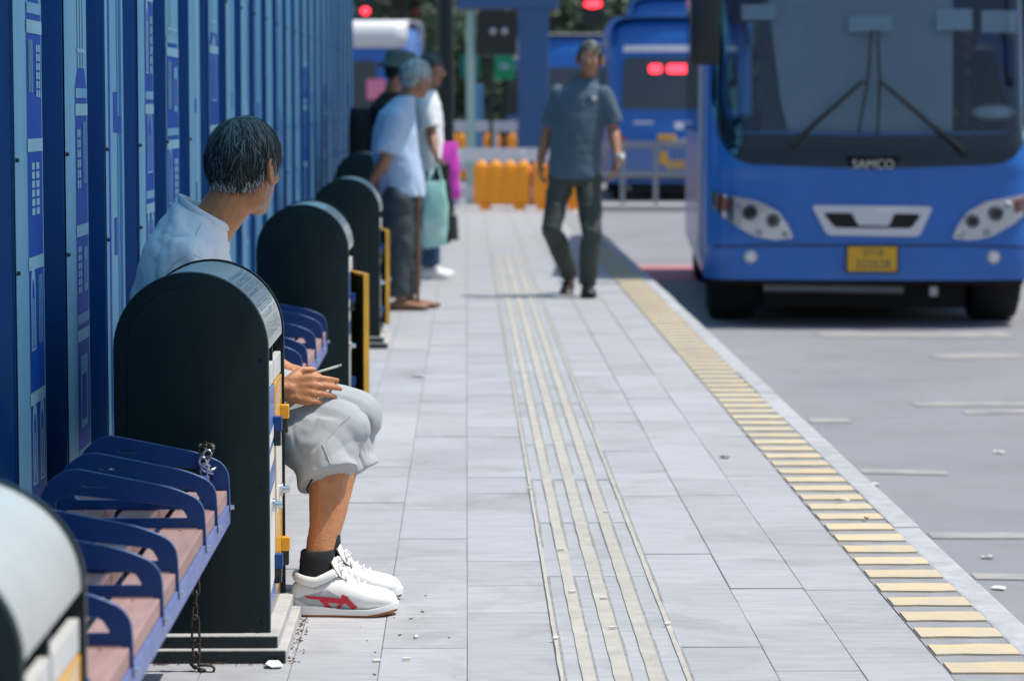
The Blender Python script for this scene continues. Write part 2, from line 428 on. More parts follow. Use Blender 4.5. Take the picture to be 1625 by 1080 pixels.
for a, b in tile_cols:
    y = -3.9
    while y < 4.5:
        far.faces.new([far.verts.new(p) for p in ((a + .003, y, 0), (b - .003, y, 0), (b - .003, y + .59, 0), (a + .003, y + .59, 0))]); y += .6
tag(obj('distant_paving', far, 'tile_far', pave), kind='stuff')
# cream guide bars for the blind
for i, (a, b) in enumerate(((.204, .218), (.2535, .289), (.325, .367), (.402, .442), (.484, .502))):
    bm = BM(); rings = []
    y = 4.6; k = 0
    while y < 24.6:
        j = lambda s: noise.noise(V((y * 6, i * 9.3, s))) * .0022
        z = .0045 + noise.noise(V((y * 2, i, 5))) * .001
        rings.append([V((a + j(1), y, -.004)), V((a + .003 + j(1), y, z)), V((b - .003 + j(2), y, z)), V((b + j(2), y, -.004))])
        y += .07 if y < 14 else .4
    loft(bm, rings); obj('guide_bar', bm, 'tactile', pave, 40)
    bm = BM(); rings = []                                  # grimy joint along the bar
    y = 4.6
    while y < 24.6:
        w = .004 + .004 * max(0, noise.noise(V((y * 3.1, i * 4, 2))) + .2)
        rings.append([V((b - .001, y, .0012)), V((b + w, y, .0012))]); y += .06 if y < 12 else .5
    loft(bm, rings, cap=False, closed=False); obj('dirt_joint', bm, 'mortar', pave)
# raised yellow edge bars
y = 4.75
bmy = {}
for k in range(95):
    bm = BM(); j = rt.uniform(-.004, .004)
    pts = []
    for s, (xx, yy) in enumerate(((1.086, 0), (1.15, .003), (1.22, -.003), (1.283, 0), (1.283, .118), (1.21, .122), (1.14, .116), (1.086, .118))):
        pts.append((xx, yy + rt.uniform(-.004, .004)))
    prism(bm, pts, 'z', -.004, .0065)
    obj('yellow_bar', bm, 'yellow', pave, None, (0, y + j, 0)); y += .217
bm = BM(); bm.faces.new([bm.verts.new(p) for p in ((1.0822, -3.9, .0016), (1.2855, -3.9, .0016), (1.2855, 36, .0016), (1.0822, 36, .0016))])
obj('edge_strip', bm, 'edgegrey', pave)
kerb = tag(bpy.data.objects.new('kerb', None), kind='structure'); COL.objects.link(kerb)
kerb['label'] = 'pale stone kerb along the edge of the platform'
bm = BM(); box(bm, 1.286, 1.368, -.496, .496, ROADZ - .04, .004, .008); bmesh.ops.recalc_face_normals(bm, faces=bm.faces)
km = bpy.data.meshes.new('kerb_stone'); bm.to_mesh(km); bm.free(); km.materials.append(M['kerb'])
for k in range(-4, 37):
    o = bpy.data.objects.new('kerb_stone', km); COL.objects.link(o); o.parent = kerb; o.location = (rt.uniform(-.002, .002), k, rt.uniform(-.002, .002))
# worn paint on the road
rp = tag(bpy.data.objects.new('road_markings', None), kind='structure'); COL.objects.link(rp); rp.location = (2.3, 12, ROADZ)
rp['label'] = 'worn cream markings on the asphalt beside the kerb'
for px0, px1, py, t in ((1480, 1625, 566, .34), (1300, 1600, 531, .45), (1450, 1700, 642, .2), (1530, 1700, 655, .16), (1285, 1350, 668, .2), (1365, 1500, 748, .15), (1475, 1720, 850, .15), (1545, 1720, 915, .12)):
    a, b = G(px0, py, ROADZ), G(px1, py, ROADZ); bm = BM(); sk = rt.uniform(-.1, .1)
    bm.faces.new([bm.verts.new(V(p) - rp.location) for p in ((a.x, a.y - t / 2, ROADZ + .004), (b.x, b.y - t / 2 + sk, ROADZ + .004), (b.x, b.y + t / 2 + sk, ROADZ + .004), (a.x, a.y + t / 2, ROADZ + .004))])
    obj('painted_line', bm, 'mark', rp)
bm = BM(); c = rp.location
bm.faces.new([bm.verts.new(V(p) - c) for p in ((1.5, 26.2, ROADZ + .004), (6.5, 26.2, ROADZ + .004), (6.5, 28.6, ROADZ + .004), (1.5, 28.6, ROADZ + .004))])
obj('red_surface', bm, 'redroad', rp)

# ================================================================== FENCE
fence = thing('corrugated_fence', 'blue corrugated hoarding printed with pale buildings behind the benches', 'fence', (-1.0, 1.6, 0))
PITCH_R, PROUD, DEP, FH = .795, .43, .085, 3.1
NP = 10
fy0 = 6.29 - 2 * PITCH_R * 3 - 1.6                       # a panel seam falls at y = 6.29
rm = random.Random(3)
def arch_win(x0, x1, z0, z1, n=6):
    c, r = (x0 + x1) / 2, (x1 - x0) / 2; pts = [(x0, z0), (x1, z0), (x1, z1 - r)]
    for i in range(1, n): pts.append((c + r * math.cos(math.pi * i / n), z1 - r + 1.8 * r * math.sin(math.pi * i / n)))
    pts.append((x0, z1 - r)); return pts
def mural(kind, w, rr):
    """list of (material, outline) on one face, a = along the fence, b = up"""
    L = []
    rect = lambda m, a0, a1, b0, b1: L.append((m, [(a0, b0), (a1, b0), (a1, b1), (a0, b1)]))
    if kind == 'tower':
        a0 = rr.uniform(.16, .20) if rr.random() < .6 else .02; a1 = w - .015
        top = rr.uniform(1.25, 1.6)
        L.append(('royal', [(a0, 0), (a1, 0), (a1, top), (a1 - .04, top + .05), (a0 + .05, top + .05), (a0, top)]))
        b = .06
        lvl = 0
        while b < top - .12:
            hgt = rr.choice((.16, .2, .24)); ww = (a1 - a0)
            nw = rr.choice((1, 2, 2))
            for q in range(nw):
                c0 = a0 + ww * (q + .2) / nw; c1 = a0 + ww * (q + .8) / nw
                st = rr.choice(('arch', 'arch', 'grid', 'bars', 'box'))
                if st == 'arch':
                    L.append(('pale2', arch_win(c0, c1, b + .03, b + hgt))); L.append(('royal', arch_win(c0 + .014, c1 - .014, b + .035, b + hgt - .02)))
                    rect('pale2', (c0 + c1) / 2 - .006, (c0 + c1) / 2 + .006, b + .04, b + hgt - .05)
                elif st == 'grid':
                    for gx in range(2):
                        for gz in range(6):
                            g0 = c0 + (c1 - c0) * (gx + .12) / 2; g1 = c0 + (c1 - c0) * (gx + .85) / 2
                            rect('pale2', g0, g1, b + .03 + hgt * .13 * gz, b + .03 + hgt * .13 * gz + hgt * .10)
                elif st == 'bars':
                    for gx in range(3):
                        g0 = c0 + (c1 - c0) * (gx + .15) / 3; g1 = c0 + (c1 - c0) * (gx + .7) / 3; rect('pale', g0, g1, b + .04, b + hgt)
                else:
                    rect('pale', c0, c1, b + .03, b + hgt * .9); rect('royal', c0 + .02, c1 - .02, b + .05, b + hgt * .7)
            rect('pale2', a0 - .006, a1 + .004, b + hgt + .015, b + hgt + .045)
            if rr.random() < .5: rect('pale', a0, a1, b + hgt + .06, b + hgt + .085)
            b += hgt + .11
        rect('pale2', a0 + .03, a1 - .03, top + .09, top + .10)
        for q in range(3): rect('pale2', a0 + .05 + .05 * q, a0 + .065 + .05 * q, top + .05, 3.0)
    elif kind == 'column':
        for q in range(rr.choice((2, 3))):
            c = rr.uniform(.05, w - .08); ww = rr.uniform(.02, .07); rect(rr.choice(('royal', 'deep', 'pale2')), c, c + ww, rr.uniform(0, .4), rr.uniform(.9, 3.0))
        for q in range(5):
            c = rr.uniform(.16, w - .12); b = rr.uniform(.2, 1.3); rect('royal', c, c + rr.uniform(.05, .11), b, b + rr.uniform(.05, .12))
    else:
        for q in range(2):
            c = rr.uniform(.1, w - .12); rect(rr.choice(('deep', 'pale2')), c, c + rr.uniform(.03, .09), .02, 3.05)
    return L
for p in range(NP):
    y0 = fy0 + p * 3 * PITCH_R
    bm = BM(); prof = []
    for r_ in range(3):
        ya = y0 + r_ * PITCH_R
        s = .006 if r_ == 0 else 0
        prof += [(0, ya + s), (0, ya + PROUD), (-DEP, ya + PROUD + .035), (-DEP, ya + PITCH_R - .016)]
    prof.append((-.0015, y0 + 3 * PITCH_R - .014))
    rings = []
    for z in (0.015, .8, 1.6, 2.4, FH):
        rings.append([V((x + noise.noise(V((y_ * 2, z, p))) * .004, y_, z)) for x, y_ in prof])
    loft(bm, rings, cap=False, closed=False)
    pan = obj('panel', bm, 'navy', fence, 30)
    sm = pan.modifiers.new('t', 'SOLIDIFY'); sm.thickness = .0015; sm.offset = 0
    pr = BM(); idx = {'pale': 0, 'royal': 1, 'pale2': 2, 'deep': 3}
    for r_ in range(3):
        ya = y0 + r_ * PITCH_R + .012
        w = PROUD - .016
        def fl(a, b, off): return V((off + noise.noise(V(((ya + a) * 2, b, p))) * .004 * 0 + .004, ya + a, b))
        def add(m, poly, off):
            f = pr.faces.new([pr.verts.new(fl(a, b, off)) for a, b in poly]); f.material_index = idx[m]
        add('pale', [(0, .03), (w, .03), (w, FH - .02), (0, FH - .02)], .0)
        k = ('tower', 'tower', 'column')[r_] if (p * 3 + r_) % 3 != 2 else 'column'
        if p > 3: k = rm.choice(('tower', 'column', 'plain', 'column'))
        for n_, (m, poly) in enumerate(mural(k, w, rm)): add(m, poly, .0006 + .00004 * n_)
    obj('mural_print', pr, ['pale', 'royal', 'pale2', 'deep'], pan)
    bm = BM()
    for zz in (.35, .9, 1.15, 1.7, 2.3):
        for r_ in (0, 1, 2): cone(bm, (.004, y0 + r_ * PITCH_R + .022, zz), .006, (.012, y0 + r_ * PITCH_R + .022, zz), .004, 8)
    obj('rivet', bm, 'poleblack', pan)['kind'] = 'stuff'
    bm = BM(); box(bm, -.19, -.12, y0 - .03, y0 + .03, 0, FH - .1, .004); obj('post', bm, 'navy', fence)

# ---- unseen shelter roof, inferred from the shade on the bench backs; posts behind the fence
cano = thing('shelter_canopy', 'unseen translucent shelter roof over the benches, carried by posts behind the fence', 'canopy', (-1.25, 4.0, 0))
for k in range(7):                                                     # single sheets side by side
    bm = BM(); rs = []
    for i in range(13):
        x = -.5 + 2.1 * i / 12; z = 2.86 + .03 * math.sin(math.pi * i / 12) + .012 * (k % 2); rs.append([V((x, -.05 + k * 3.03, z)), V((x, 3.08 + k * 3.03, z))])
    loft(bm, rs, cap=False, closed=False); obj('roof_sheet', bm, 'canopyroof', cano, 60)
bm = BM(); box(bm, 1.6, 1.66, -.05, 21.3, 2.80, 2.90, .005); obj('edge_rail', bm, 'navy', cano)
for k in range(8):
    y = .4 + k * 2.9
    bm = BM(); box(bm, -.05, .05, y - .05, y + .05, 0, 2.715, .005); obj('post', bm, 'navy', cano)
    bm = BM(); box(bm, -.45, 1.598, y - .03, y + .03, 2.72, 2.85, .005); obj('bracket', bm, 'navy', cano)

# ================================================================== LITTER BINS
AC, AR, BT = .714, .178, .57
def arch(r, z0, n=28, cz=AC):
    pts = [(r, z0)]
    for i in range(n + 1):
        a = math.pi * i / n; pts.append((r * math.cos(a), cz + r * math.sin(a)))
    pts.append((-r, z0)); return pts
def make_bin():
    t = thing('litter_bin', '', 'litter bin')
    # plinth with two steps
    bm = BM(); box(bm, -.215, .219, -.062, BT + .085, 0, .030, .004); obj('lower_plinth', bm, 'concrete', t)
    bm = BM(); box(bm, -.197, .199, -.034, BT + .045, .030, .058, .004); obj('upper_plinth', bm, 'concrete', t)
    bm = BM(); box(bm, -.217, .216, -.069, -.0625, .002, .0275, .001); obj('plinth_shade', bm, 'shadeplate', t)  # thin dark sheet added to deepen shade on the near step face
    bm = BM(); box(bm, -.199, .196, -.041, -.0345, .032, .0555, .001); obj('plinth_shade', bm, 'shadeplate', t)
    for y0, y1, s in ((0, .022, -1), (BT - .022, BT, 1)):
        bm = BM()
        rs = []
        for (r, yy) in ((AR - .006, 0), (AR - .0015, .0018), (AR, .006), (AR, .022)):
            yv = y0 + yy if s < 0 else y1 - yy
            rs.append([V((x, yv, z)) for x, z in arch(r, .058)])
        loft(bm, rs)
        e = obj('end_panel', bm, 'bin', t, 40)
        bm = BM(); yv = y0 if s < 0 else y1
        rs = [[V((x * k, yv + s * d, .12 + (z - .12) * kz)) for x, z in arch(AR - .032, .12)] for k, kz, d in ((1, 1, -.002), (.995, .998, .0025), (.985, .994, .003))]
        loft(bm, rs); obj('raised_panel', bm, 'bin', e, 40)
        bm = BM(); yv2 = yv + s * .002
        for sx in (-1, 1):
            for zz in (.085, .4, .69): cone(bm, (sx * (AR - .018), yv2 - s * .003, zz), .005, (sx * (AR - .018), yv2 + s * .002, zz), .004, 8)
        obj('rivet', bm, 'bin', e)['kind'] = 'stuff'
    # curved metal cover
    bm = BM(); r0, r1 = AR - .026, AR - .005
    out = []
    for i in range(33):
        a = R(-2) + R(184) * i / 32
        out.append((math.cos(a), math.sin(a)))
    loft(bm, [[V((c * r0, y, AC + s * r0)) for c, s in out] + [V((c * r1, y, AC + s * r1)) for c, s in reversed(out)] for y in (.0222, .2, .38, BT - .0222)])
    cov = obj('cover', bm, 'cover', t, 50)
    def onarc(a, y, off): return V((math.cos(a) * (r1 + off), y, AC + math.sin(a) * (r1 + off)))
    for a0, a1 in ((.05, .60), (.66, 1.12)):
        bm = BM(); solid(bm, [(a0, .05), (a1, .05), (a1, BT - .06), (a0, BT - .06)], onarc, .0004, .0022, .06); lb = obj('notice', bm, 'label', cov)
        bm = BM(); a = a1 - .05
        while a > a0 + .05:
            y = .075
            while y < BT - .12:
                w = random.uniform(.05, .2); w = min(w, BT - .09 - y)
                patch(bm, [(a, y), (a + random.choice((.008, .012, .018)), y), (a + .010, y + w), (a, y + w)], lambda q, s: onarc(q, s, .0030), .05); y += w + random.uniform(.01, .06)
            a -= random.choice((.028, .034, .05))
        obj('notice_print', bm, 'ink', lb)
    # sides under the cover
    bm = BM(); box(bm, -AR + .014, -AR + .026, .0222, BT - .0222, .058, AC - .008); obj('back_panel', bm, 'bin', t)
    bm = BM(); box(bm, AR - .09, AR - .05, .0222, BT - .0222, .058, AC - .02); obj('liner', bm, 'black', t)
    bm = BM(); box(bm, AR - .028, AR - .012, .0222, BT - .0222, .0585, .098, .002); obj('kick_plate', bm, 'steel', t)
    mid = BT / 2
    bm = BM(); box(bm, AR - .03, AR - .010, mid - .008, mid + .008, .0985, .70, .002); obj('mullion', bm, 'bin', t)
    for k, (y0, y1) in enumerate(((.024, mid - .009), (mid + .009, BT - .024))):
        bm = BM(); box(bm, AR - .024, AR - .008, y0, y1, .612, .664, .002); wp = obj('white_plate', bm, 'white', t)
        m = ('bluedoor', 'yelldoor')[k]
        # the door: origin on its hinge at the far edge
        L = y1 - y0; hx = AR - .006
        bm = BM()
        box(bm, -.006, 0, -L + .001, -.001, .1, .608, .002, 0)
        for q in ((-L + .001, -L + .013), (-.013, -.001)): box(bm, -.022, -.0065, q[0], q[1], .1, .608, .0015, 0)
        for q in ((.1, .112), (.596, .608)): box(bm, -.022, -.0065, -L + .0135, -.0135, q[0], q[1], .0015, 0)
        box(bm, -.012, -.0066, -L + .014, -.014, .1125, .5955, 0, 1)
        d = obj('door', bm, [m, 'olive' if k else 'black'], t, None, (hx, y1, 0))
        d['label'] = 'blue recycling door' if k == 0 else 'yellow door'
        bm = BM()
        if k == 0:
            for z0, z1, c in ((.47, .50, 0), (.415, .455, 0), (.13, .36, 1)):
                bm.faces.new([bm.verts.new(p) for p in ((.001, -L + .02, z0), (.001, -.02, z0 + .02), (.001, -.02, z1 + .02), (.001, -L + .02, z1))])
            for q in range(16):
                z0 = .12 + q * .028; cone(bm, (.0005, -L + .03, z0), .005, (.002, -L + .03, z0), .005, 8)
            obj('door_print', bm, 'whiteprint', d)['kind'] = 'stuff'
        else:
            for z0, z1 in ((.29, .47),):
                bm.faces.new([bm.verts.new(p) for p in ((.001, -L + .02, z0), (.001, -.02, z0), (.001, -.02, z1), (.001, -L + .02, z1))])
            for q in range(4):
                z0 = .53 + q * .014; bm.faces.new([bm.verts.new(p) for p in ((.001, -L + .03, z0), (.001, -.03, z0 + .03), (.001, -.03, z0 + .035), (.001, -L + .03, z0 + .005))])
                z0 = .12 + q * .014; bm.faces.new([bm.verts.new(p) for p in ((.001, -L + .03, z0), (.001, -.03, z0), (.001, -.03, z0 + .005), (.001, -L + .03, z0 + .005))])
            obj('door_print', bm, 'whiteprint', d)['kind'] = 'stuff'
        for zz in (.17, .50):
            bm = BM(); box(bm, .0005, .020, -.045, -.015, zz, zz + .034, .002, 0); box(bm, .0005, .017, -.043, -.017, zz - .036, zz - .0005, .002, 1)
            obj('latch', bm, [m if k else 'benchblue', 'busdark'], d)
        bm = BM(); cone(bm, (.0005, -L / 2, .335), .016, (.01, -L / 2, .335), .016, 14); cone(bm, (.0102, -L / 2, .335), .009, (.026, -L / 2, .335), .008, 12)
        obj('lock', bm, 'chrome', d, 40)
    return t
bin1 = make_bin(); bin1.location = (-.632, 6.5, 0)
bin1['label'] = 'dark arched litter bin hiding the lap of the seated man in white'
b2 = copy_tree(bin1); b2.location = (-.632, 10.96, 0)
b2['label'] = 'dark arched litter bin just past the seated man, yellow door ajar'
b3 = copy_tree(bin1); b3.location = (-.632, 14.95, 0)
b3['label'] = 'dark arched litter bin beside the grey trousered man, yellow door ajar'
b4 = copy_tree(bin1); b4.location = (-.70, 18.9, 0); b4.scale = (1, 1, 1.08)
b4['label'] = 'dark arched litter bin mostly hidden behind the waiting people'
b0 = copy_tree(bin1); b0.location = (-.700, 3.28, 0); b0.scale = (1.02, 1, .87)
b0['label'] = 'dark arched litter bin at the start of the chained bench'
for b in (bin1, b2, b3, b4, b0): b['group'] = 'litter bins along the platform'
for c in list(b0.children_recursive):                      # its notices are left off
    if c.name.startswith('notice_print') or c.name.startswith('notice'): bpy.data.objects.remove(c)
for b, ang in ((b2, 17), (b3, 11)):
    ds = [c for c in b.children if c.name.startswith('door')]; ds[-1].rotation_euler = (0, 0, R(ang))

# ================================================================== BENCHES
def arm_mesh():
    c = bpy.data.curves.new('arm', 'CURVE'); c.dimensions = '2D'; c.fill_mode = 'BOTH'; c.extrude = .002; c.bevel_depth = .0016; c.bevel_resolution = 2
    def sp(pts):
        s = c.splines.new('POLY'); s.points.add(len(pts) - 1); s.use_cyclic_u = True
        for q, p in zip(s.points, pts): q.co = (p[0], p[1], 0, 1)
    # x: 0 at the bench front, negative towards the fence; y = height above the seat
    sp(rounded([(-.333, -.02), (-.33, .07), (-.275, .115), (-.06, .072), (.0, .045), (.004, -.06), (-.012, -.06), (-.012, -.008), (-.31, -.008), (-.315, -.02)], [.002, .06, .06, .06, .04, .003, .003, .003, .006, .003], 7))
    sp(rounded([(-.300, .010), (-.300, .052), (-.26, .060), (-.045, .036), (-.030, .010)], [.012, .012, .01, .011, .008], 5))
    sp([(-.252, .078), (-.235, .0815), (-.205, .079), (-.185, .074), (-.21, .073), (-.238, .074)])
    t = bpy.data.objects.new('tmp', c); COL.objects.link(t)
    dg = bpy.context.evaluated_depsgraph_get(); dg.update()
    me = bpy.data.meshes.new_from_object(t.evaluated_get(dg)); bpy.data.objects.remove(t)
    me.transform(Matrix.Rotation(math.pi / 2, 4, 'X')); me.materials.clear(); me.materials.append(M['benchblue']); me.materials.append(M['litedge'])
    for p in me.polygons:
        if abs(p.normal.y) < .85: p.material_index = 1  # rim faces take the painted highlight
    return me
ARM = arm_mesh()
SEATZ = .425
PLK = ((-.088, .0, .0), (-.198, -.118, .004), (-.315, -.232, .012))
def make_bench(label, ys, front=-.532):
    t = thing('bench', label, 'bench', (front, ys[0], 0), 0, 'benches between the litter bins')
    y0, y1 = ys[0] - .02 - ys[0], ys[-1] + .02 - ys[0]
    for k, y in enumerate(ys):
        o = bpy.data.objects.new('armrest', ARM); COL.objects.link(o); o.parent = t; o.location = (0, y - ys[0], SEATZ + .003)
        bm = BM(); cone(bm, (.006, y - ys[0] - .009, SEATZ - .045), .0055, (.014, y - ys[0] - .009, SEATZ - .045), .005, 8); obj('bolt', bm, 'galv', o, None, (0, -(y - ys[0]), -(SEATZ + .003)))
    for a, b in zip(ys, ys[1:]):
        a -= ys[0]; b -= ys[0]
        for (x0, x1, dz) in PLK:
            bm = BM(); box(bm, x0, x1 - .002, a + .007, b - .007, SEATZ - .040 + dz * .2, SEATZ - .008 + dz * .2, .003)
            for s in (a + .03, b - .03):
                cone(bm, ((x0 + x1) / 2, s, SEATZ - .009 + dz * .2), .006, ((x0 + x1) / 2, s, SEATZ - .005 + dz * .2), .004, 8)
            obj('plank', bm, 'plank', t)
    bm = BM(); box(bm, -.004, .0025, y0, y1, SEATZ - .085, SEATZ - .0415, .001); box(bm, -.05, -.0045, y0, y1, SEATZ - .05, SEATZ - .0412, .001); obj('front_rail', bm, 'railblue', t)
    bm = BM(); box(bm, -.32, -.29, y0, y1, SEATZ - .085, SEATZ - .041, .001); obj('back_rail', bm, 'railblue', t)
    for y in ys[1:-1:2]:
        y -= ys[0]
        bm = BM(); box(bm, -.2895, -.0505, y - .012, y + .012, SEATZ - .08, SEATZ - .051); obj('cross_bar', bm, 'benchblue', t)
    for y in (ys[1] - ys[0] - .06, ys[-2] - ys[0] + .06):
        bm = BM(); box(bm, -.245, -.205, y - .02, y + .02, .008, SEATZ - .0515, .002); box(bm, -.29, -.06, y - .04, y + .04, 0, .0078, .002); obj('leg', bm, 'benchblue', t)
    return t
bench1 = make_bench('blue slatted bench with a chain looped over its end armrest', [3.98, 4.46, 4.91, 5.175, 5.72, 5.99, 6.30])
bench2 = make_bench('blue slatted bench on which the man in white sits', [7.20, 7.86, 8.35, 8.62, 9.15, 9.45, 9.98, 10.45, 10.76])
# chains
def link_mesh():
    bm = BM(); pts = []
    for i in range(20):
        a = 2 * math.pi * i / 20; s = math.sin(a); pts.append(V((.0085 * math.cos(a), 0, .0095 * (1 if s > 0 else -1) * (abs(s) > .02) + .009 * s)))
    n = len(pts); rs = []
    for i in range(n):
        d = (pts[(i + 1) % n] - pts[i - 1]).normalized(); u = V((0, 1, 0)); v = d.cross(u); rs.append(ring(pts[i], u, v, .0030, .0030, 6))
    vr = [[bm.verts.new(p) for p in r] for r in rs]
    for i in range(n):
        a, b = vr[i], vr[(i + 1) % n]
        for j in range(6): bm.faces.new((a[j], a[(j + 1) % 6], b[(j + 1) % 6], b[j]))
    bmesh.ops.recalc_face_normals(bm, faces=bm.faces); me = bpy.data.meshes.new('link'); bm.to_mesh(me); bm.free(); me.shade_smooth(); return me
LK = link_mesh(); LK2 = LK.copy(); LK.materials.append(M['rust']); LK2.materials.append(M['galv'])
def chain(name, label, pts, me, loc):
    t = thing(name, label, 'chain', loc)
    for i in range(len(pts) - 1):
        a, b = V(pts[i]), V(pts[i + 1]); d = (b - a).normalized()
        q = d.to_track_quat('Z', 'Y') @ Matrix.Rotation(R(90 * (i % 2) + random.uniform(-22, 22)), 3, 'Z').to_quaternion()
        o = bpy.data.objects.new('link', me if not callable(me) else me(i)); COL.objects.link(o); o.parent = t
        o.location = (a + b) / 2 - V(loc); o.rotation_mode = 'QUATERNION'; o.rotation_quaternion = q
    return t
c0 = V((-.612, 6.345, 0)); pts = [V((c0.x, c0.y, .345 - .0278 * i)) + V((random.uniform(-.002, .002), random.uniform(-.002, .002), 0)) for i in range(13)] + [V((-.60, 6.34, .007)), V((-.575, 6.335, .0065))]
chain('iron_chain', 'rusty iron chain hanging from the bench end to the ground', pts, LK, (c0.x, c0.y, 0))
cc = V((-.583, 6.30, SEATZ + .058)); pts = []
for i in range(12):
    a = R(-100) + R(400) * i / 11; pts.append(cc + V((.010 * math.sin(i * 1.3) + .002 * i - .01, .020 * math.cos(a), .026 * math.sin(a) + .006)))
ch2 = chain('padlock_chain', 'short bright chain looped around the bench armrest with a padlock', pts, lambda i: LK2 if i > 6 else LK, tuple(cc))
bm = BM(); box(bm, -.012, .012, -.034, -.023, -.060, -.030, .003); tube(bm, [V((-.007, -.0285, -.03)), V((-.007, -.0285, -.016)), V((0, -.0285, -.009)), V((.007, -.0285, -.016)), V((.007, -.0285, -.03))], .0025)
obj('padlock', bm, 'railblue', ch2, 40)
# crumpled clear bag on the bench back
bm = BM(); ell(bm, (0, 0, 0), (.028, .05, .026), n=18, m=12)
for v in bm.verts: v.co *= 1 + .45 * noise.noise(v.co * 55) + .2 * noise.noise(v.co * 130)
mn = min(v.co.z for v in bm.verts)
for v in bm.verts: v.co.z -= mn
tag(obj('plastic_bag', bm, 'plastic', None, None, (-.823, 5.45, SEATZ - .005)), 'crumpled clear plastic bag at the back of the chained bench', 'bag')
# ================================================================== BUSES
BW = 1.21
def front_y(x, z, rake=1.0):
    a = abs(x) / BW; y = .09 * a * a
    if abs(x) > BW - .24:
        t = min(.985, (abs(x) - (BW - .24)) / .24); y += .22 * (1 - math.sqrt(1 - t * t))
    if z < .62: y += .05 * ((.62 - z) / .31) ** 2
    if z > 1.12: y += rake * (.13 * (z - 1.12) + .05 * (z - 1.12) ** 2)
    if 1.05 < z < 1.25: y -= .012 * (1 - abs(z - 1.15) / .1)
    return y
def bus_shell(L, Ht, rake=1.0, hole=None, nz=60, z0=.31):
    """body as a loft of level outlines: front at y=0, tail at y=L"""
    bm = BM(); rows = []
    zs = [z0 + (Ht - z0) * i / nz for i in range(nz + 1)]
    for z in zs:
        k = max(0, (z - (Ht - .28)) / .28); sh = .20 * (1 - math.sqrt(max(0, 1 - k * k)))
        pts = []
        for y in [L * .98, 7.1, 5.63, 4.28, 2.93, 1.62, .75]: pts.append(V((-BW + sh, y, z)))
        nx = 64
        for i in range(nx + 1):
            x = -BW + 2 * BW * i / nx; pts.append(V((x * (BW - sh) / BW, front_y(x, z, rake) + sh * .8, z)))
        for y in [.75, 1.62, 2.93, 4.28, 5.63, 7.1, L * .98]: pts.append(V((BW - sh, y, z)))
        for i in range(1, 10): pts.append(V((BW - sh - 2 * (BW - sh) * i / 10, L - .0 - sh * .4, z)))
        rows.append(pts)
    vr = [[bm.verts.new(p) for p in r] for r in rows]; n = len(vr[0])
    for a, b in zip(vr, vr[1:]):
        for i in range(n):
            f = bm.faces.new((a[i], a[(i + 1) % n], b[(i + 1) % n], b[i]))
    bm.faces.new(vr[-1]); bm.faces.new(vr[0][::-1])
    if hole:
        kill = [f for f in bm.faces if hole(f.calc_center_median())]
        bmesh.ops.delete(bm, geom=kill, context='FACES')
    return bm
def wheel(t, x, y, r=.42, w=.27, zo=0):
    s = 1 if x > 0 else -1
    bm = BM(); prof = [(.62, 0), (.8, .0), (.95, .02), (1, .06), (1, w - .06), (.95, w - .02), (.8, w), (.62, w)]
    rs = []
    for rr, ww in prof:
        rs.append([V((x + s * (w / 2 - ww), y + r * rr * math.cos(2 * math.pi * i / 32), zo + r + r * rr * math.sin(2 * math.pi * i / 32))) for i in range(32)])
    loft(bm, rs, cap=False); wh = obj('wheel', bm, 'tyre', t, 40)
    bm = BM(); rs = []
    for rr, ww in ((.63, .02), (.60, .03), (.5, .07), (.25, .05), (.12, .03), (.02, .03)):
        rs.append([V((x + s * (w / 2 - ww), y + r * rr * math.cos(2 * math.pi * i / 24), zo + r + r * rr * math.sin(2 * math.pi * i / 24))) for i in range(24)])
    loft(bm, rs, cap=False); obj('rim', bm, 'steel', wh, 40)
def side_windows(t, L, zs, ys, m='sideglass', sides=(-1, 1)):
    for s in sides:
        for a, b in ys:
            bm = BM(); poly = rounded([(a, zs[0]), (b, zs[0]), (b, zs[1]), (a, zs[1])], .06)
            loft(bm, [[V((s * (BW + o), p, q)) for p, q in poly] for o in (.001, .006)])
            obj('side_window', bm, m, t)

# ---- the blue bus pulling in
BUSY = 20.5
busx = P(1386, 300, BUSY).x
bus = thing('bus', 'blue bus with crossed wipers and orange number plate pulling in at the kerb', 'bus', (busx, BUSY, -.30), R(-3.3), 'blue buses')
WS = rounded([(-1.175, 1.52), (-1.03, 1.155), (0, 1.115), (1.03, 1.155), (1.175, 1.52), (1.13, 2.72), (-1.13, 2.72)], [.3, .3, .3, .3, .3, .15, .15], 8)
def in_ws(c):
    if 1.62 < c.y < 7.1 and 1.42 < c.z < 2.40 and abs(c.x) > 1.15: return True
    if c.y > 7.3 and 1.5 < c.z < 2.4 and abs(c.x) < .9: return True
    if c.y > 1.2 or c.z < 1.40 or c.z > 2.64: return False
    return abs(c.x) < 1.07
obj('body', bus_shell(7.6, 3.05, 1, in_ws, 74), 'bus', bus, 35)
fs = lambda a, b, o: V((a, front_y(a, b) - o, b))
bm = BM(); solid(bm, [p for p in WS], fs, .004, .008, .05); ws = obj('windscreen', bm, 'windglass', bus, 60)
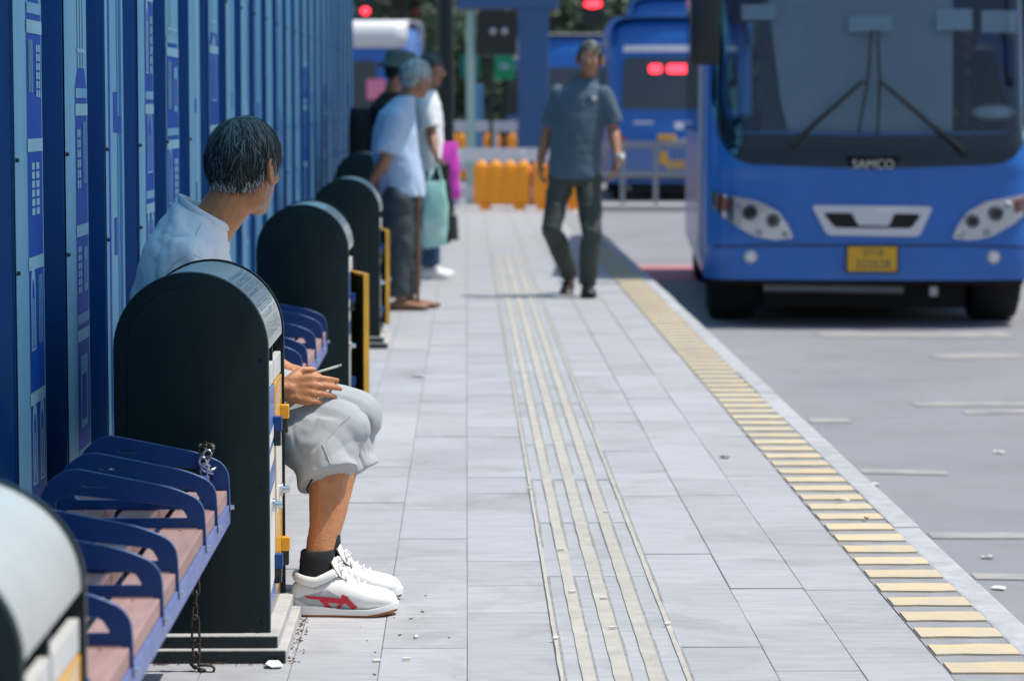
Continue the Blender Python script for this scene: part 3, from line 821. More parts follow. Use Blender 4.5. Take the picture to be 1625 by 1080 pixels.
# black band round the glass, laid behind it
bm = BM(); low = [p for p in WS]
inner = rounded([(-1.09, 1.62), (-1.03, 1.372), (0, 1.352), (1.03, 1.372), (1.09, 1.62), (1.06, 2.64), (-1.06, 2.64)], [.15, .1, .3, .1, .15, .1, .1], 8)
N = 120
def resample(poly, n):
    pts = [V(p) for p in poly] + [V(poly[0])]; L = [0]
    for a, b in zip(pts, pts[1:]): L.append(L[-1] + (b - a).length)
    out = []; j = 0
    for i in range(n):
        s = L[-1] * i / n
        while L[j + 1] < s: j += 1
        k = (s - L[j]) / max(1e-9, L[j + 1] - L[j]); q = pts[j].lerp(pts[j + 1], k); out.append((q.x, q.y))
    return out
def by_angle(poly, n, c=(0, 1.9)):
    pts = resample(poly, 1200); out = []
    ang = [(math.atan2(p[1] - c[1], (p[0] - c[0]) * .62), p) for p in pts]
    for i in range(n):
        t = -math.pi + 2 * math.pi * i / n; out.append(min(ang, key=lambda q: abs((q[0] - t + math.pi) % (2 * math.pi) - math.pi))[1])
    return out
oa, ia = by_angle(WS, N), by_angle(inner, N)
prev = None; rows = []
for k in range(5):
    f = k / 4; rows.append([bm.verts.new(fs(o[0] * (1 - f) + i_[0] * f, o[1] * (1 - f) + i_[1] * f, .0025)) for o, i_ in zip(oa, ia)])
for a, b in zip(rows, rows[1:]):
    for i in range(N): bm.faces.new((a[i], a[(i + 1) % N], b[(i + 1) % N], b[i]))
obj('black_border', bm, 'frit', ws)
# head lamps, fog lamps
def px2(x, y): return ((x - 1386) / 220.2, 1.57 - (y - 168) / 220.2)
HL = [px2(*p) for p in ((1127, 304), (1165, 312), (1205, 319), (1236, 336), (1252, 358), (1260, 378), (1232, 381), (1200, 376), (1165, 357), (1132, 332))]
for s in (1, -1):
    pl = rounded([(a * (1 if s > 0 else -1), b) for a, b in HL], .02, 3)
    if s < 0: pl = pl[::-1]
    bm = BM(); solid(bm, pl, fs, .001, .003, .03); hl = obj('headlight', bm, 'reflector', bus, 60)
    bm = BM(); solid(bm, pl, fs, .030, .033, .03); obj('lens', bm, 'lens', hl, 60)
    bm = BM(); solid(bm, rounded([(a * s, b) for a, b in [px2(*p) for p in ((1128, 309), (1160, 318), (1158, 338), (1134, 330))]], .01, 3), fs, .004, .022, .03); obj('indicator', bm, 'amber', hl, 60)
    for (cx, cy, r) in ((1191, 338, .060), (1228, 350, .055)):
        a, b = px2(cx, cy); c = fs(a * s, b, .004)
        bm = BM(); cone(bm, c, r, c - V((0, .02, 0)), r * .92, 24); obj('lamp_ring', bm, 'railgrey', hl, 40)
        bm = BM(); ell(bm, c - V((0, .016, 0)), (r * .72, .014, r * .72)); obj('bulb_eye', bm, 'busdark', hl, 180)
    for (cx, cy, r) in ((1172, 325, .03), (1205, 370, .03), (1247, 372, .028)):
        a, b = px2(cx, cy); c = fs(a * s, b, .004); bm = BM(); ell(bm, c, (r, .02, r)); obj('side_lamp', bm, 'roofwhite', hl, 180)
    a, b = px2(1193, 408); c = fs(a * s, b, .002)
    bm = BM(); cone(bm, c + V((0, .01, 0)), .052, c - V((0, .006, 0)), .048, 24); fl_ = obj('fog_lamp', bm, 'steel', bus, 40)
    bm = BM(); ell(bm, c - V((0, .006, 0)), (.034, .012, .034)); obj('lens', bm, 'roofwhite', fl_, 180)
# silver grille with badge
GO = [px2(*p) for p in ((1288, 325), (1481, 327), (1459, 375), (1313, 373))]; GI = [px2(*p) for p in ((1306, 337), (1463, 339), (1446, 362), (1325, 361))]
bm = BM(); a, b = resample(rounded(GO, .03), 80), None
N = 96; c = ((GO[0][0] + GO[1][0]) / 2, (GO[0][1] + GO[2][1]) / 2)
oa = [by for by in by_angle(rounded(GO, .03), N, c)]; ib = by_angle(rounded(GI, .02), N, c)
for o0, o1 in ((.004, .028),):
    rr = [[bm.verts.new(fs(p[0], p[1], q)) for p in ring_] for ring_, q in ((oa, .0), (oa, .024), (ib, .026), (ib, .0))]
    for u, w in zip(rr, rr[1:]):
        for i in range(N): bm.faces.new((u[i], u[(i + 1) % N], w[(i + 1) % N], w[i]))
gr = obj('grille_frame', bm, 'silver', bus, 50)
bm = BM(); solid(bm, rounded(GI, .02), fs, .002, .006, .06); obj('grille_mesh', bm, 'black', gr)
bm = BM(); solid(bm, rounded([px2(*p) for p in ((1350, 334), (1420, 335), (1411, 358), (1362, 357))], .02), fs, .010, .030, .06); obj('badge', bm, 'silver', gr, 50)
a, b = px2(1385, 261)
bm = BM(); solid(bm, rounded([(-.21, b + .06), (.2, b + .06), (.15, b - .028), (-.16, b - .028)], .02), fs, .010, .016, .05); em = obj('emblem_base', bm, 'frit', bus)
text_obj('emblem', 'SAMCO', .088, 'chrome', em, V((a, front_y(0, b) - .019, b)), (R(90), 0, 0), .004)
PLp = [px2(*p) for p in ((1346, 391), (1424, 391), (1424, 430), (1346, 430))]
bm = BM(); box(bm, PLp[0][0], PLp[1][0], -.024, -.016, PLp[2][1], PLp[0][1], .002); pl = obj('number_plate', bm, 'plate', bus)
box_b = BM(); box(box_b, PLp[0][0] - .012, PLp[1][0] + .012, -.0155, .09, PLp[2][1] - .012, PLp[0][1] + .012, .003); obj('plate_holder', box_b, 'busdark', bus)
zc = (PLp[0][1] + PLp[2][1]) / 2
text_obj('plate_text', 'S718', .075, 'ink', pl, V((-.0, -.0255, zc + .045)), (R(90), 0, 0), .001)
text_obj('plate_text', '322528', .085, 'ink', pl, V((-.0, -.0255, zc - .040)), (R(90), 0, 0), .001)
# bumper crease
bm = BM(); rs = []
for i in range(41):
    x = -1.15 + 2.3 * i / 40; z = .565 - .03 * (abs(x) > .65) * (abs(x) - .65); y = front_y(x, z)
    rs.append([V((x, y - .004, z + .006)), V((x, y - .004, z - .006)), V((x, y + .02, z))])
loft(bm, rs); obj('bumper_seam', bm, 'busdark', bus)
# wipers
def wpt(px, py, o=.02):
    a, b = px2(px, py); return fs(a, b, o)
for pts, bl in ((((1258, 228), (1300, 190), (1366, 131)), ((1384, 48), (1377, 130), (1362, 212))), (((1530, 240), (1480, 200), (1400, 131)), ((1393, 48), (1396, 130), (1392, 214)))):
    bm = BM(); tube(bm, [wpt(*p, .035) for p in pts], [.022, .017, .012], 8); tube(bm, [wpt(pts[2][0], pts[2][1], .035), wpt(bl[1][0], bl[1][1], .022)], .012, 8)
    cone(bm, wpt(*pts[0], .005), .03, wpt(*pts[0], .05), .026)
    w_ = obj('wiper', bm, 'busdark', bus, 40)
    bm = BM(); tube(bm, [wpt(*p, .018) for p in bl], .0095, 6); obj('wiper_blade', bm, 'black', w_)
# mirrors on arms
for s in (-1, 1):
    bm = BM(); tube(bm, [V((s * 1.05, .32, 2.75)), V((s * 1.16, -.02, 2.76)), V((s * 1.22, -.16, 2.6)), V((s * 1.225, -.17, 2.36))], .022, 8); mr = obj('mirror_arm', bm, 'busdark', bus, 60)
    bm = BM(); box(bm, s * 1.225 - .105, s * 1.225 + .105, -.235, -.13, 1.86, 2.36, .03); obj('mirror_housing', bm, 'busdark', mr, 50)
    bm = BM(); box(bm, s * 1.225 - .085, s * 1.225 + .085, -.1295, -.1255, 1.89, 2.33, .001); obj('mirror_glass', bm, 'chrome', mr)
# left flank: door with pale rails; side windows, wheels, underbody
bm = BM(); box(bm, -BW - .008, -BW + .002, .62, 1.46, .42, 2.5, .004); dr = obj('door', bm, 'bus', bus)
for y in (.64, 1.03, 1.42):
    bm = BM(); box(bm, -BW - .020, -BW - .0085, y - .018, y + .018, .44, 2.48, .004); obj('door_rail', bm, 'silver', dr)
bm = BM(); box(bm, -BW - .012, -BW - .0084, .68, 1.00, .6, 2.4, .001); box(bm, -BW - .012, -BW - .0084, 1.06, 1.39, .6, 2.4, .001); obj('door_pane', bm, 'farglass', dr)
side_windows(bus, 7.6, (1.35, 2.45), ((1.60, 2.925), (2.935, 4.275), (4.285, 5.625), (5.635, 7.12)))
bm = BM(); box(bm, -.95, .95, 7.6, 7.606, 1.45, 2.45, .001); obj('rear_window', bm, 'sideglass', bus)
for x in (-.98, .98):
    for y in (1.02, 5.7): wheel(bus, x, y, .42, .38, -.04)
bm = BM(); box(bm, -.76, .76, .75, 7.3, .06, .306, .01); box(bm, -1.14, 1.14, .40, .52, .262, .306); obj('underbody', bm, 'black', bus)
bm = BM(); a, b = px2(1218, 463); a2, b2_ = px2(1445, 463); tube(bm, [V((a, .5, b)), V((a2, .5, b - .015))], .034, 10); obj('front_axle', bm, 'railgrey', bus, 60)
bm = BM(); box(bm, .46, .52, .45, .5, .17, .24, .005); obj('tow_eye', bm, 'silver', bus)
# cabin
bm = BM(); box(bm, -1.15, 1.15, .5, 7.4, .9, .94); obj('cabin_floor', bm, 'interior', bus)
bm = BM(); box(bm, -1.0, 1.0, .8, 7.3, 2.78, 2.80); obj('headlining', bm, 'card', bus)
bm = BM(); box(bm, -1.1, 1.1, .12, .62, 1.0, 1.30, .04)
for v in bm.verts:
    v.co.y = max(v.co.y, front_y(v.co.x, v.co.z) + .03)
obj('dashboard', bm, 'busdark', bus)
bm = BM(); box(bm, -.74, .72, 1.62, 1.66, .95, 2.77, .01); obj('reflection_backing', bm, 'interior', bus)  # pale panel added behind the glass to imitate its reflection
bm = BM(); solid(bm, rounded([(-.60, 1.36), (.58, 1.36), (.60, 2.70), (-.80, 2.70), (-.72, 2.1), (-.66, 1.6)], .05), fs, -.110, -.105, .06); obj('windscreen_reflection', bm, 'glass_reflection', bus, 60)  # panel behind the glass stands in for its grey-blue reflection
bm = BM(); box(bm, .52, 1.04, .98, 1.48, .95, 1.38, .05); box(bm, .52, 1.04, 1.40, 1.52, 1.38, 2.0, .05); obj('driver_seat', bm, 'seat', bus)
bm = BM(); box(bm, .66, .90, 1.38, 1.46, 2.005, 2.22, .03); obj('head_rest', bm, 'seat', bus)
bm = BM()
cs = V((.78, .72, 1.42)); rs = []
for i in range(28):
    a = 2 * math.pi * i / 28; cpt = V((.21 * math.cos(a), .09 * math.sin(a), .19 * math.sin(a))); d = V((-math.sin(a), .43 * math.cos(a), .9 * math.cos(a))).normalized(); u, v = frame(d); rs.append(ring(cs + cpt, u, v, .014, .014, 6))
vr = [[bm.verts.new(p) for p in r] for r in rs]
for i in range(28):
    for j in range(6): bm.faces.new((vr[i][j], vr[i][(j + 1) % 6], vr[(i + 1) % 28][(j + 1) % 6], vr[(i + 1) % 28][j]))
cone(bm, cs + V((-.19, 0, 0)), .012, cs + V((.19, 0, 0)), .012, 6); cone(bm, cs, .02, cs + V((0, .1, -.15)), .03, 8)
obj('steering_wheel', bm, 'black', bus, 60)
for k, (x0, x1, y0, y1) in enumerate(((1178, 1233, 6, 31), (1348, 1416, 25, 50), (1488, 1545, 14, 48), (1560, 1622, 16, 52))):
    a, b = px2(x0, y0), px2(x1, y1); bm = BM()
    solid(bm, [(a[0], b[1]), (b[0], b[1]), (b[0], a[1]), (a[0], a[1])], fs, -.016, -.013, .08); obj('notice_card', bm, 'card', bus)
a = px2(1590, 170); bm = BM(); ell(bm, V((a[0] - .03, .28, a[1] - .04)), (.17, .08, .06)); obj('white_form', bm, 'card', bus, 180)  # pale rounded form behind the glass on the driver's side

# ---- other buses farther back
def plain_bus(label, loc, rz, front, roof='bus', led=False):
    t = thing('bus', label, 'bus', loc, rz, 'blue buses'); L, Ht = 7.6, 3.05
    obj('body', bus_shell(L, Ht, .4, None, 24), 'bus', t, 35)
    f4 = lambda a, b, o: V((a, front_y(a, b, .4) - o, b))
    bm = BM(); solid(bm, rounded([(-1.0, 1.55), (1.0, 1.55), (.96, 2.42), (-.96, 2.42)], .1), f4, .003, .010, .08); w = obj('rear_window' if not front else 'windscreen', bm, 'farglass', t, 60)
    bm = BM(); k = []
    for y in (0.16, .4, L * .5, L + .01):
        k.append([V((-1.24 * math.copysign(abs(math.cos(a)) ** .3, math.cos(a)) * (1 if .2 < y < L else .94), y, Ht - .5 + .57 * math.sin(a) ** .3)) for a in [.001 + (math.pi - .002) * i / 24 for i in range(25)]])
    loft(bm, k, cap=False, closed=False); rf = obj('roof', bm, roof, t, 60); rf.modifiers.new('s', 'SOLIDIFY').thickness = .02
    for s in (-1, 1):
        bm = BM(); solid(bm, rounded([(s * 1.14, .72), (s * .93, .72), (s * .93, 1.10), (s * 1.14, 1.10)], .04), f4, .004, .02, .08); obj('tail_light' if not front else 'headlight', bm, 'tail' if not front else 'reflector', t)
    bm = BM(); solid(bm, [(-1.05, .36), (1.05, .36), (1.05, .5), (-1.05, .5)], f4, .004, .02, .1); obj('bumper', bm, 'busdark', t)
    bm = BM(); solid(bm, [(-.24, .55), (.24, .55), (.24, .7), (-.24, .7)], f4, .004, .012, .1); obj('number_plate', bm, 'plate', t)
    side_windows(t, L, (1.4, 2.4), ((.7, 2.0), (2.06, 3.4), (3.46, 4.8), (4.86, 6.6)), 'farglass')
    for x in (-.98, .98):
        for y in (1.35, 5.7): wheel(t, x, y)
    bm = BM(); box(bm, -.82, .82, .35, 7.3, .2, .306, .01); obj('underbody', bm, 'black', t)
    return t, f4
x3 = P(966, 100, 48).x + BW
b3_, f4 = plain_bus('blue bus seen from behind with red lit sign in its rear window', (x3, 48, ROADZ), R(-1.5), False, 'bus')
for cx, w in ((-.42, .2), (-.05, .34)):
    bm = BM(); solid(bm, rounded([(cx - w / 2, 2.16), (cx + w / 2, 2.16), (cx + w / 2, 2.30), (cx - w / 2, 2.30)], .05), f4, .012, .02, .1); obj('led_sign', bm, 'led', b3_)
for (cx, cz, w, h) in ((-.62, 1.33, .34, .045), (-.02, 1.28, .15, .12), (-.12, 1.0, .17, .13), (.12, 1.0, .22, .11)):
    bm = BM(); solid(bm, rounded([(cx - w / 2, cz - h / 2), (cx + w / 2, cz - h / 2), (cx + w / 2, cz + h / 2), (cx - w / 2, cz + h / 2)], .02), f4, .002, .004, .1); obj('rear_marking', bm, 'railwhite', b3_)
bm = BM(); solid(bm, [(-.97, 2.52), (.97, 2.52), (.95, 2.62), (-.95, 2.62)], f4, .002, .02, .1); obj('roof_trim', bm, 'railwhite', b3_)
b4_, _ = plain_bus('blue bus with white roof waiting left of the lit sign bus', (P(945, 100, 60).x - .25, 60, ROADZ), R(3), False, 'roofwhite')
x5 = P(1090, 0, 76).x
b5_, f5 = plain_bus('far blue bus standing beyond the bus with the lit rear sign', (x5, 76, ROADZ), R(-2), False, 'bus'); b5_.scale = (1.25, 1, 1.45)
bm = BM(); solid(bm, rounded([(-.55, 2.62), (-.2, 2.62), (-.2, 2.74), (-.55, 2.74)], .04), f5, .012, .03, .1); obj('led_sign', bm, 'led', b5_)
b6_, f6 = plain_bus('white roofed blue bus beyond the end of the corrugated fence', (P(672, 100, 50).x, 51.3, ROADZ), R(84), True, 'roofwhite')
bm = BM(); box(bm, -BW - .03, -BW - .012, .55, .88, 1.72, 2.08, .01); obj('pink_sign', bm, 'pinksign', b6_)
bm = BM(); box(bm, -BW - .006, -BW + .002, .5, 7.2, 1.12, 1.26, .001); obj('white_stripe', bm, 'roofwhite', b6_)

# ================================================================== BACKGROUND FURNITURE
def post(name, label, cat, px, y, w, h, m, z0=0, group=None):
    x = P(px, 300, y).x; t = thing(name, label, cat, (x, y, z0), 0, group)
    bm = BM(); cone(bm, (0, 0, .25), w, (0, 0, h), w * .8, 20); obj('shaft', bm, m, t, 50)
    bm = BM(); cone(bm, (0, 0, 0), w * 1.5, (0, 0, .24), w * 1.3, 20); obj('base', bm, m, t, 50); return t
lp = post('lamp_post', 'thick black lamp post behind the people waiting with bags', 'lamp post', 707, 27, .085, 6.2, 'poleblack')
bm = BM(); tube(bm, [(0, 0, 6.1), (.3, 0, 6.5), (1.2, 0, 6.7)], [.05, .045, .04], 10); box(bm, 1.1, 1.75, -.12, .12, 6.64, 6.76, .03); obj('lamp_arm', bm, 'poleblack', lp, 50)
# blue gantry with screen
gy = 45; gx = P(740, 100, gy).x
gt = thing('blue_gantry', 'blue steel gantry with a dark hanging screen behind the white railing', 'gantry', (gx, gy, ROADZ))
bm = BM(); box(bm, .82, 1.30, 0, .5, 0, 3.6, .02); obj('pillar', bm, 'gantry', gt)
bm = BM(); box(bm, .0, .14, .1, .3, 0, 3.12, .02); obj('pillar', bm, 'mintpost', gt)
bm = BM(); box(bm, -.15, 1.45, -.05, .55, 3.13, 3.42, .02); obj('beam', bm, 'gantry', gt)
bm = BM(); box(bm, .16, .80, .0, .12, 2.40, 3.10, .02); sc_ = obj('screen', bm, 'screen', gt)
for a in (.42, .60): 
    bm = BM(); ell(bm, (a, -.01, 2.78), (.05, .02, .05)); obj('spot_lamp', bm, 'galv', sc_, 180)
bm = BM(); box(bm, .36, .42, .04, .1, 0, 2.395); obj('screen_post', bm, 'poleblack', gt)
def sign(label, px0, px1, py0, py1, y, m, pm, z0=ROADZ):
    a, b = P(px0, py0, y), P(px1, py1, y); t = thing('sign_board', label, 'sign', ((a.x + b.x) / 2, y, z0), 0, None); w = (b.x - a.x) / 2
    bm = BM(); box(bm, -w, w, -.03, .03, b.z - z0, a.z - z0, .01); bd = obj('board', bm, m, t)
    bm = BM(); box(bm, -.45 * w, .5 * w, -.034, -.0305, (b.z * .62 + a.z * .38) - z0, (b.z * .4 + a.z * .6) - z0); obj('lettering', bm, 'mintpost', bd)
    bm = BM(); cone(bm, (0, .05, 0), .05, (0, .05, a.z - z0 - .02), .05); obj('post', bm, pm, t, 50); return t
sign('dark green sign board on a light blue post beside the gantry', 730, 762, 88, 124, 52, 'signgreen', 'skypost')
sign('bright green sign board on a dark post under the gantry screen', 785, 816, 84, 126, 54, 'signbright', 'poleblack')
bm_t = thing('blue_bollard', 'light blue square column below the dark green sign', 'column', (P(757, 150, 50).x, 50, ROADZ))
bm = BM(); box(bm, -.1, .1, -.1, .1, 0, 1.98, .02); obj('shaft', bm, 'skypost', bm_t)
bm = BM(); box(bm, -.16, .16, -.16, .16, -.001, .06, .01); obj('base', bm, 'railgrey', bm_t)
# orange barriers
def barrier(label, x, y, z0, rz=0, w=.70, h=.60, group='orange water filled barriers'):
    t = thing('road_barrier', label, 'barrier', (x, y, z0), rz, group)
    bm = BM(); box(bm, 0, w, -.115, .115, .06, h * .90, .03); n = 4
    for i in range(n):
        c = w * (i + .5) / n; bx = box(bm, c - w / n * .47, c + w / n * .47, -.125, .125, .08, h * .93, .02)
    obj('body', bm, 'orange', t, 50)
    for i in range(2):
        bm = BM(); box(bm, w * (.2 + .6 * i) - .06, w * (.2 + .6 * i) + .06, -.15, .15, 0, .058, .01); obj('foot', bm, 'orange', t)
    for i in range(n):
        c = w * (i + .5) / n; bm = BM(); cone(bm, (c, 0, h * .935), .06, (c, 0, h), .045, 14); obj('cap', bm, 'amberlamp', t, 50)
x0 = P(752, 300, 35).x
barrier('orange water barrier standing left of the walking man', x0, 35.0, 0, R(-6))
barrier('orange water barrier seen between the legs of the walking man', x0 + .72, 34.92, 0, R(-4), .62)
for i in range(3):
    barrier(('orange water barrier behind the white railing, at the lamp post end of its row', 'orange water barrier behind the white railing, middle of its row of three', 'orange water barrier behind the white railing, at the gantry pillar end of its row')[i], P(712, 210, 60).x + .73 * i, 60, ROADZ, 0, .70, 1.05)
# white railing
def railing(name, label, x0, x1, y, z0, h, m, bars, post_dx, group=None, dy=0):
    t = thing(name, label, 'railing', (x0, y, z0), 0, group); n = max(1, round((x1 - x0) / post_dx))
    def yy(x): return dy * (x / (x1 - x0)) ** 2
    for i in range(n + 1):
        x = (x1 - x0) * i / n; bm = BM(); box(bm, x - .035, x + .035, yy(x) - .035, yy(x) + .035, 0, h + .04, .005); obj('post', bm, m, t)
    for b, th in ((h, .05 if bars else .085), (h * .5, .045 if bars else .075)):
        bm = BM(); k = 12; rs = []
        for i in range(k + 1):
            x = (x1 - x0) * i / k; rs.append([V((x, yy(x) - .02, b - th)), V((x, yy(x) + .02, b - th)), V((x, yy(x) + .02, b + th)), V((x, yy(x) - .02, b + th))])
        loft(bm, rs); obj('rail', bm, m, t)
    if bars:
        k = round((x1 - x0) / bars)
        for i in range(k):
            x = (x1 - x0) * (i + .5) / k; bm = BM(); box(bm, x - .012, x + .012, yy(x) - .012, yy(x) + .012, h * .5 + .046, h - .051); obj('bar', bm, m, t)
    return t
railing('guard_railing', 'white two rail guard railing in front of the orange barrier row', P(700, 200, 47).x, P(872, 200, 47).x, 47, ROADZ, 1.28, 'railwhite', 0, .8, dy=-1.2)
railing('guard_railing', 'low white railing curving behind the near orange barriers', P(725, 250, 37).x, P(760, 250, 37).x + 1.4, 37, ROADZ, .98, 'railwhite', 0, .9)
mr_ = railing('median_railing', 'grey barred median railing with yellow reflectors beside the arriving bus', P(935, 250, 43.7).x, P(935, 250, 43.7).x + 4.6, 43.7, ROADZ + .1, .92, 'railgrey', .075, .53)
for x in (.44, 1.14, 1.7):
    bm = BM(); box(bm, x - .06, x + .06, -.06, -.04, .62, .82, .005); obj('reflector', bm, 'plate', mr_)
bm = BM(); box(bm, 1.05, 1.33, -.06, .06, .98, 1.07, .01); obj('reflector', bm, 'plate', mr_)
bm = BM(); box(bm, P(925, 250, 43.7).x, 9, 43.4, 44.1, ROADZ - .05, ROADZ + .1, .02)
tag(obj('median_kerb', bm, 'kerb'), kind='structure')
def signal(label, px, py, y, wid):
    p = P(px, py, y); t = thing('traffic_signal', label, 'traffic signal', (p.x, y, ROADZ), 0, 'red signal lamps under the trees'); z = p.z - ROADZ
    bm = BM(); cone(bm, (0, .1, 0), .06, (0, .1, z + .5), .05); obj('pole', bm, 'poleblack', t, 50)
    bm = BM(); box(bm, -wid - .08, wid + .08, -.06, .045, z - .5, z + .25, .02); hd = obj('signal_head', bm, 'poleblack', t)
    bm = BM(); ell(bm, (0, -.06, z), (wid, .03, .09)); obj('red_lamp', bm, 'led' if wid > .08 else 'tail', hd, 180)
signal('red signal lamp above the white roofed bus by the fence', 580, 18, 72, .11)
signal('small red signal lamp under dark trees right of the white roofed bus', 660, 20, 84, .07)
signal('wide red signal lamp above the head of the walking man', 941, 7, 72, .22)
# far building
fb = thing('far_building', 'pale grey office building beyond the trees', 'building', (-7.6, 108, ROADZ))
bm = BM(); box(bm, -7, 5.5, 0, 10, 0, 16, .05); obj('wall', bm, 'facade', fb)
for i in range(7):
    for k in range(4):
        bm = BM(); x = -6.4 + 1.7 * i; z = 1 + 3.4 * k; box(bm, x, x + 1.2, -.06, .04, z, z + 1.8, .01); obj('window', bm, 'farglass', fb)
# trees
def tree(label, x, y, h, r, z0, seed, base=.9):
    rr = random.Random(seed); t = thing('tree', label, 'tree', (x, y, ROADZ), 0, 'street trees beyond the bus bays')
    bm = BM(); tube(bm, [(0, 0, 0), (.05, .03, h * .3), (-.05, .05, h * .55), (.05, 0, h * .85)], [.22, .16, .12, .05], 9)
    for i in range(7):
        a = i * 2.4; z = h * (.25 + .07 * i); tube(bm, [(0, 0, z), (math.cos(a) * r * .4, math.sin(a) * r * .4, z + .6), (math.cos(a) * r * .75, math.sin(a) * r * .75, z + 1.1)], [.09, .06, .02], 6)
    obj('trunk', bm, 'bark', t, 60)
    bm = BM(); cl = []
    for i in range(46):
        z = base + (h - base) * rr.random() ** .9; k = math.sin(math.pi * min(.97, max(.18, (z - base + .6) / (h - base + .8)))) ** .6
        a = rr.uniform(0, 6.283); d = r * k * rr.uniform(.25, 1); cl.append((V((math.cos(a) * d, math.sin(a) * d, z)), rr.uniform(.45, .95)))
    for c, s in cl:
        m = rr.choice((0, 0, 0, 1, 1, 2))
        for i in range(150):
            q = V((rr.gauss(0, 1), rr.gauss(0, 1), rr.gauss(0, .8))).normalized() * s * rr.uniform(.35, 1.05) + c
            if q.z < .3: continue
            u = V((rr.gauss(0, 1), rr.gauss(0, 1), rr.gauss(0, .6))).normalized(); w = u.orthogonal().normalized(); w.rotate(Matrix.Rotation(rr.uniform(0, 6.28), 3, u))
            l = rr.uniform(.08, .16); f = bm.faces.new([bm.verts.new(p) for p in (q - u * l, q + w * l * .45, q + u * l, q - w * l * .45)]); f.material_index = m
    obj('crown', bm, ['leaf1', 'leaf2', 'leaf3'], t)
for i, (px, y, h, r, lb) in enumerate(((640, 82, 8, 3.0, 'dark leafy tree above the white roofed bus'), (715, 90, 9, 3.2, 'dark leafy tree behind the black lamp post'), (800, 86, 8.5, 3.0, 'dark leafy tree behind the blue gantry'), (900, 95, 8, 3.2, 'leafy tree behind the red signal and the walking man'), (985, 90, 8.5, 3.0, 'leafy tree behind the far blue buses'), (1080, 96, 9, 3.4, 'leafy tree hidden partly by the mirror of the arriving bus'), (560, 99, 9, 3.0, 'leafy tree in front of the pale grey office building'))):
    tree(lb, P(px, 100, y).x, y, h, r, 0, 20 + i, .5)
bm = BM(); hr = random.Random(9)
for i in range(16000):
    x, y, z = hr.uniform(-12, 14), hr.uniform(98, 101), hr.random() ** 1.1 * 4.6; q = V((x, y, z + ROADZ))
    u = V((hr.gauss(0, 1), hr.gauss(0, 1), hr.gauss(0, .6))).normalized(); w = u.orthogonal().normalized(); l = hr.uniform(.15, .32)
    f = bm.faces.new([bm.verts.new(p) for p in (q - u * l, q + w * l * .5, q + u * l, q - w * l * .5)]); f.material_index = hr.choice((0, 0, 1))
tag(obj('hedge', bm, ['leaf1', 'leaf2']), 'dense dark green foliage closing the view behind the trees', 'hedge', None, 'stuff')
# ================================================================== PEOPLE
def hand_prims(bm, w, d, n, k=1.0, curl=18, thumb=1, spread=.0):
    """palm and five fingers. d: along the hand, n: palm side, thumb towards s"""
    d = V(d).normalized(); n = V(n); n = (n - d * n.dot(d)).normalized(); s = n.cross(d) * thumb; w = V(w)
    kn = [w + d * (.086 - .004 * abs(i - 1) - .004 * (i == 3)) * k + s * (.030 - .0205 * i) * k for i in range(4)]
    cap(bm, w - d * .01 * k, .024 * k, w + d * .03 * k, .021 * k, 12)
    for i, q in enumerate(kn): cap(bm, w + d * .012 * k + s * (.016 - .011 * i) * k, .0165 * k, q, .0122 * k, 10)
    for i in range(3): cap(bm, (kn[i] + w) / 2, .012 * k, kn[i + 1], .011 * k, 8)
    for i, q in enumerate(kn):
        L = (.073, .081, .075, .058)[i] * k; a = R(curl * (.8 + .15 * i)); p = q; tot = 0; r = (.0088, .0090, .0086, .0076)[i] * k
        for j, fr in enumerate((.44, .31, .25)):
            tot += a * (1, 1.1, .8)[j]; dirn = (d * math.cos(tot) + n * math.sin(tot) + s * spread * (1.5 - i)).normalized(); e = p + dirn * L * fr
            cap(bm, p, r * (1 - .08 * j), e, r * (.93 - .08 * j), 10, 3); p = e
    p = w + d * .024 * k + s * .024 * k
    d1 = (d * .62 + s * .68 + n * .35).normalized(); e = p + d1 * .042 * k; cap(bm, p, .0145 * k, e, .0108 * k, 10, 3)
    d2 = (d * .92 + s * .12 + n * .38).normalized(); e2 = e + d2 * .034 * k; cap(bm, e, .0106 * k, e2, .0085 * k, 10, 3)
    return e2, kn
def axes(F, U=V((0, 0, 1))):
    F = V(F).normalized(); Rr = F.cross(U).normalized(); return F, Rr, Rr.cross(F).normalized()
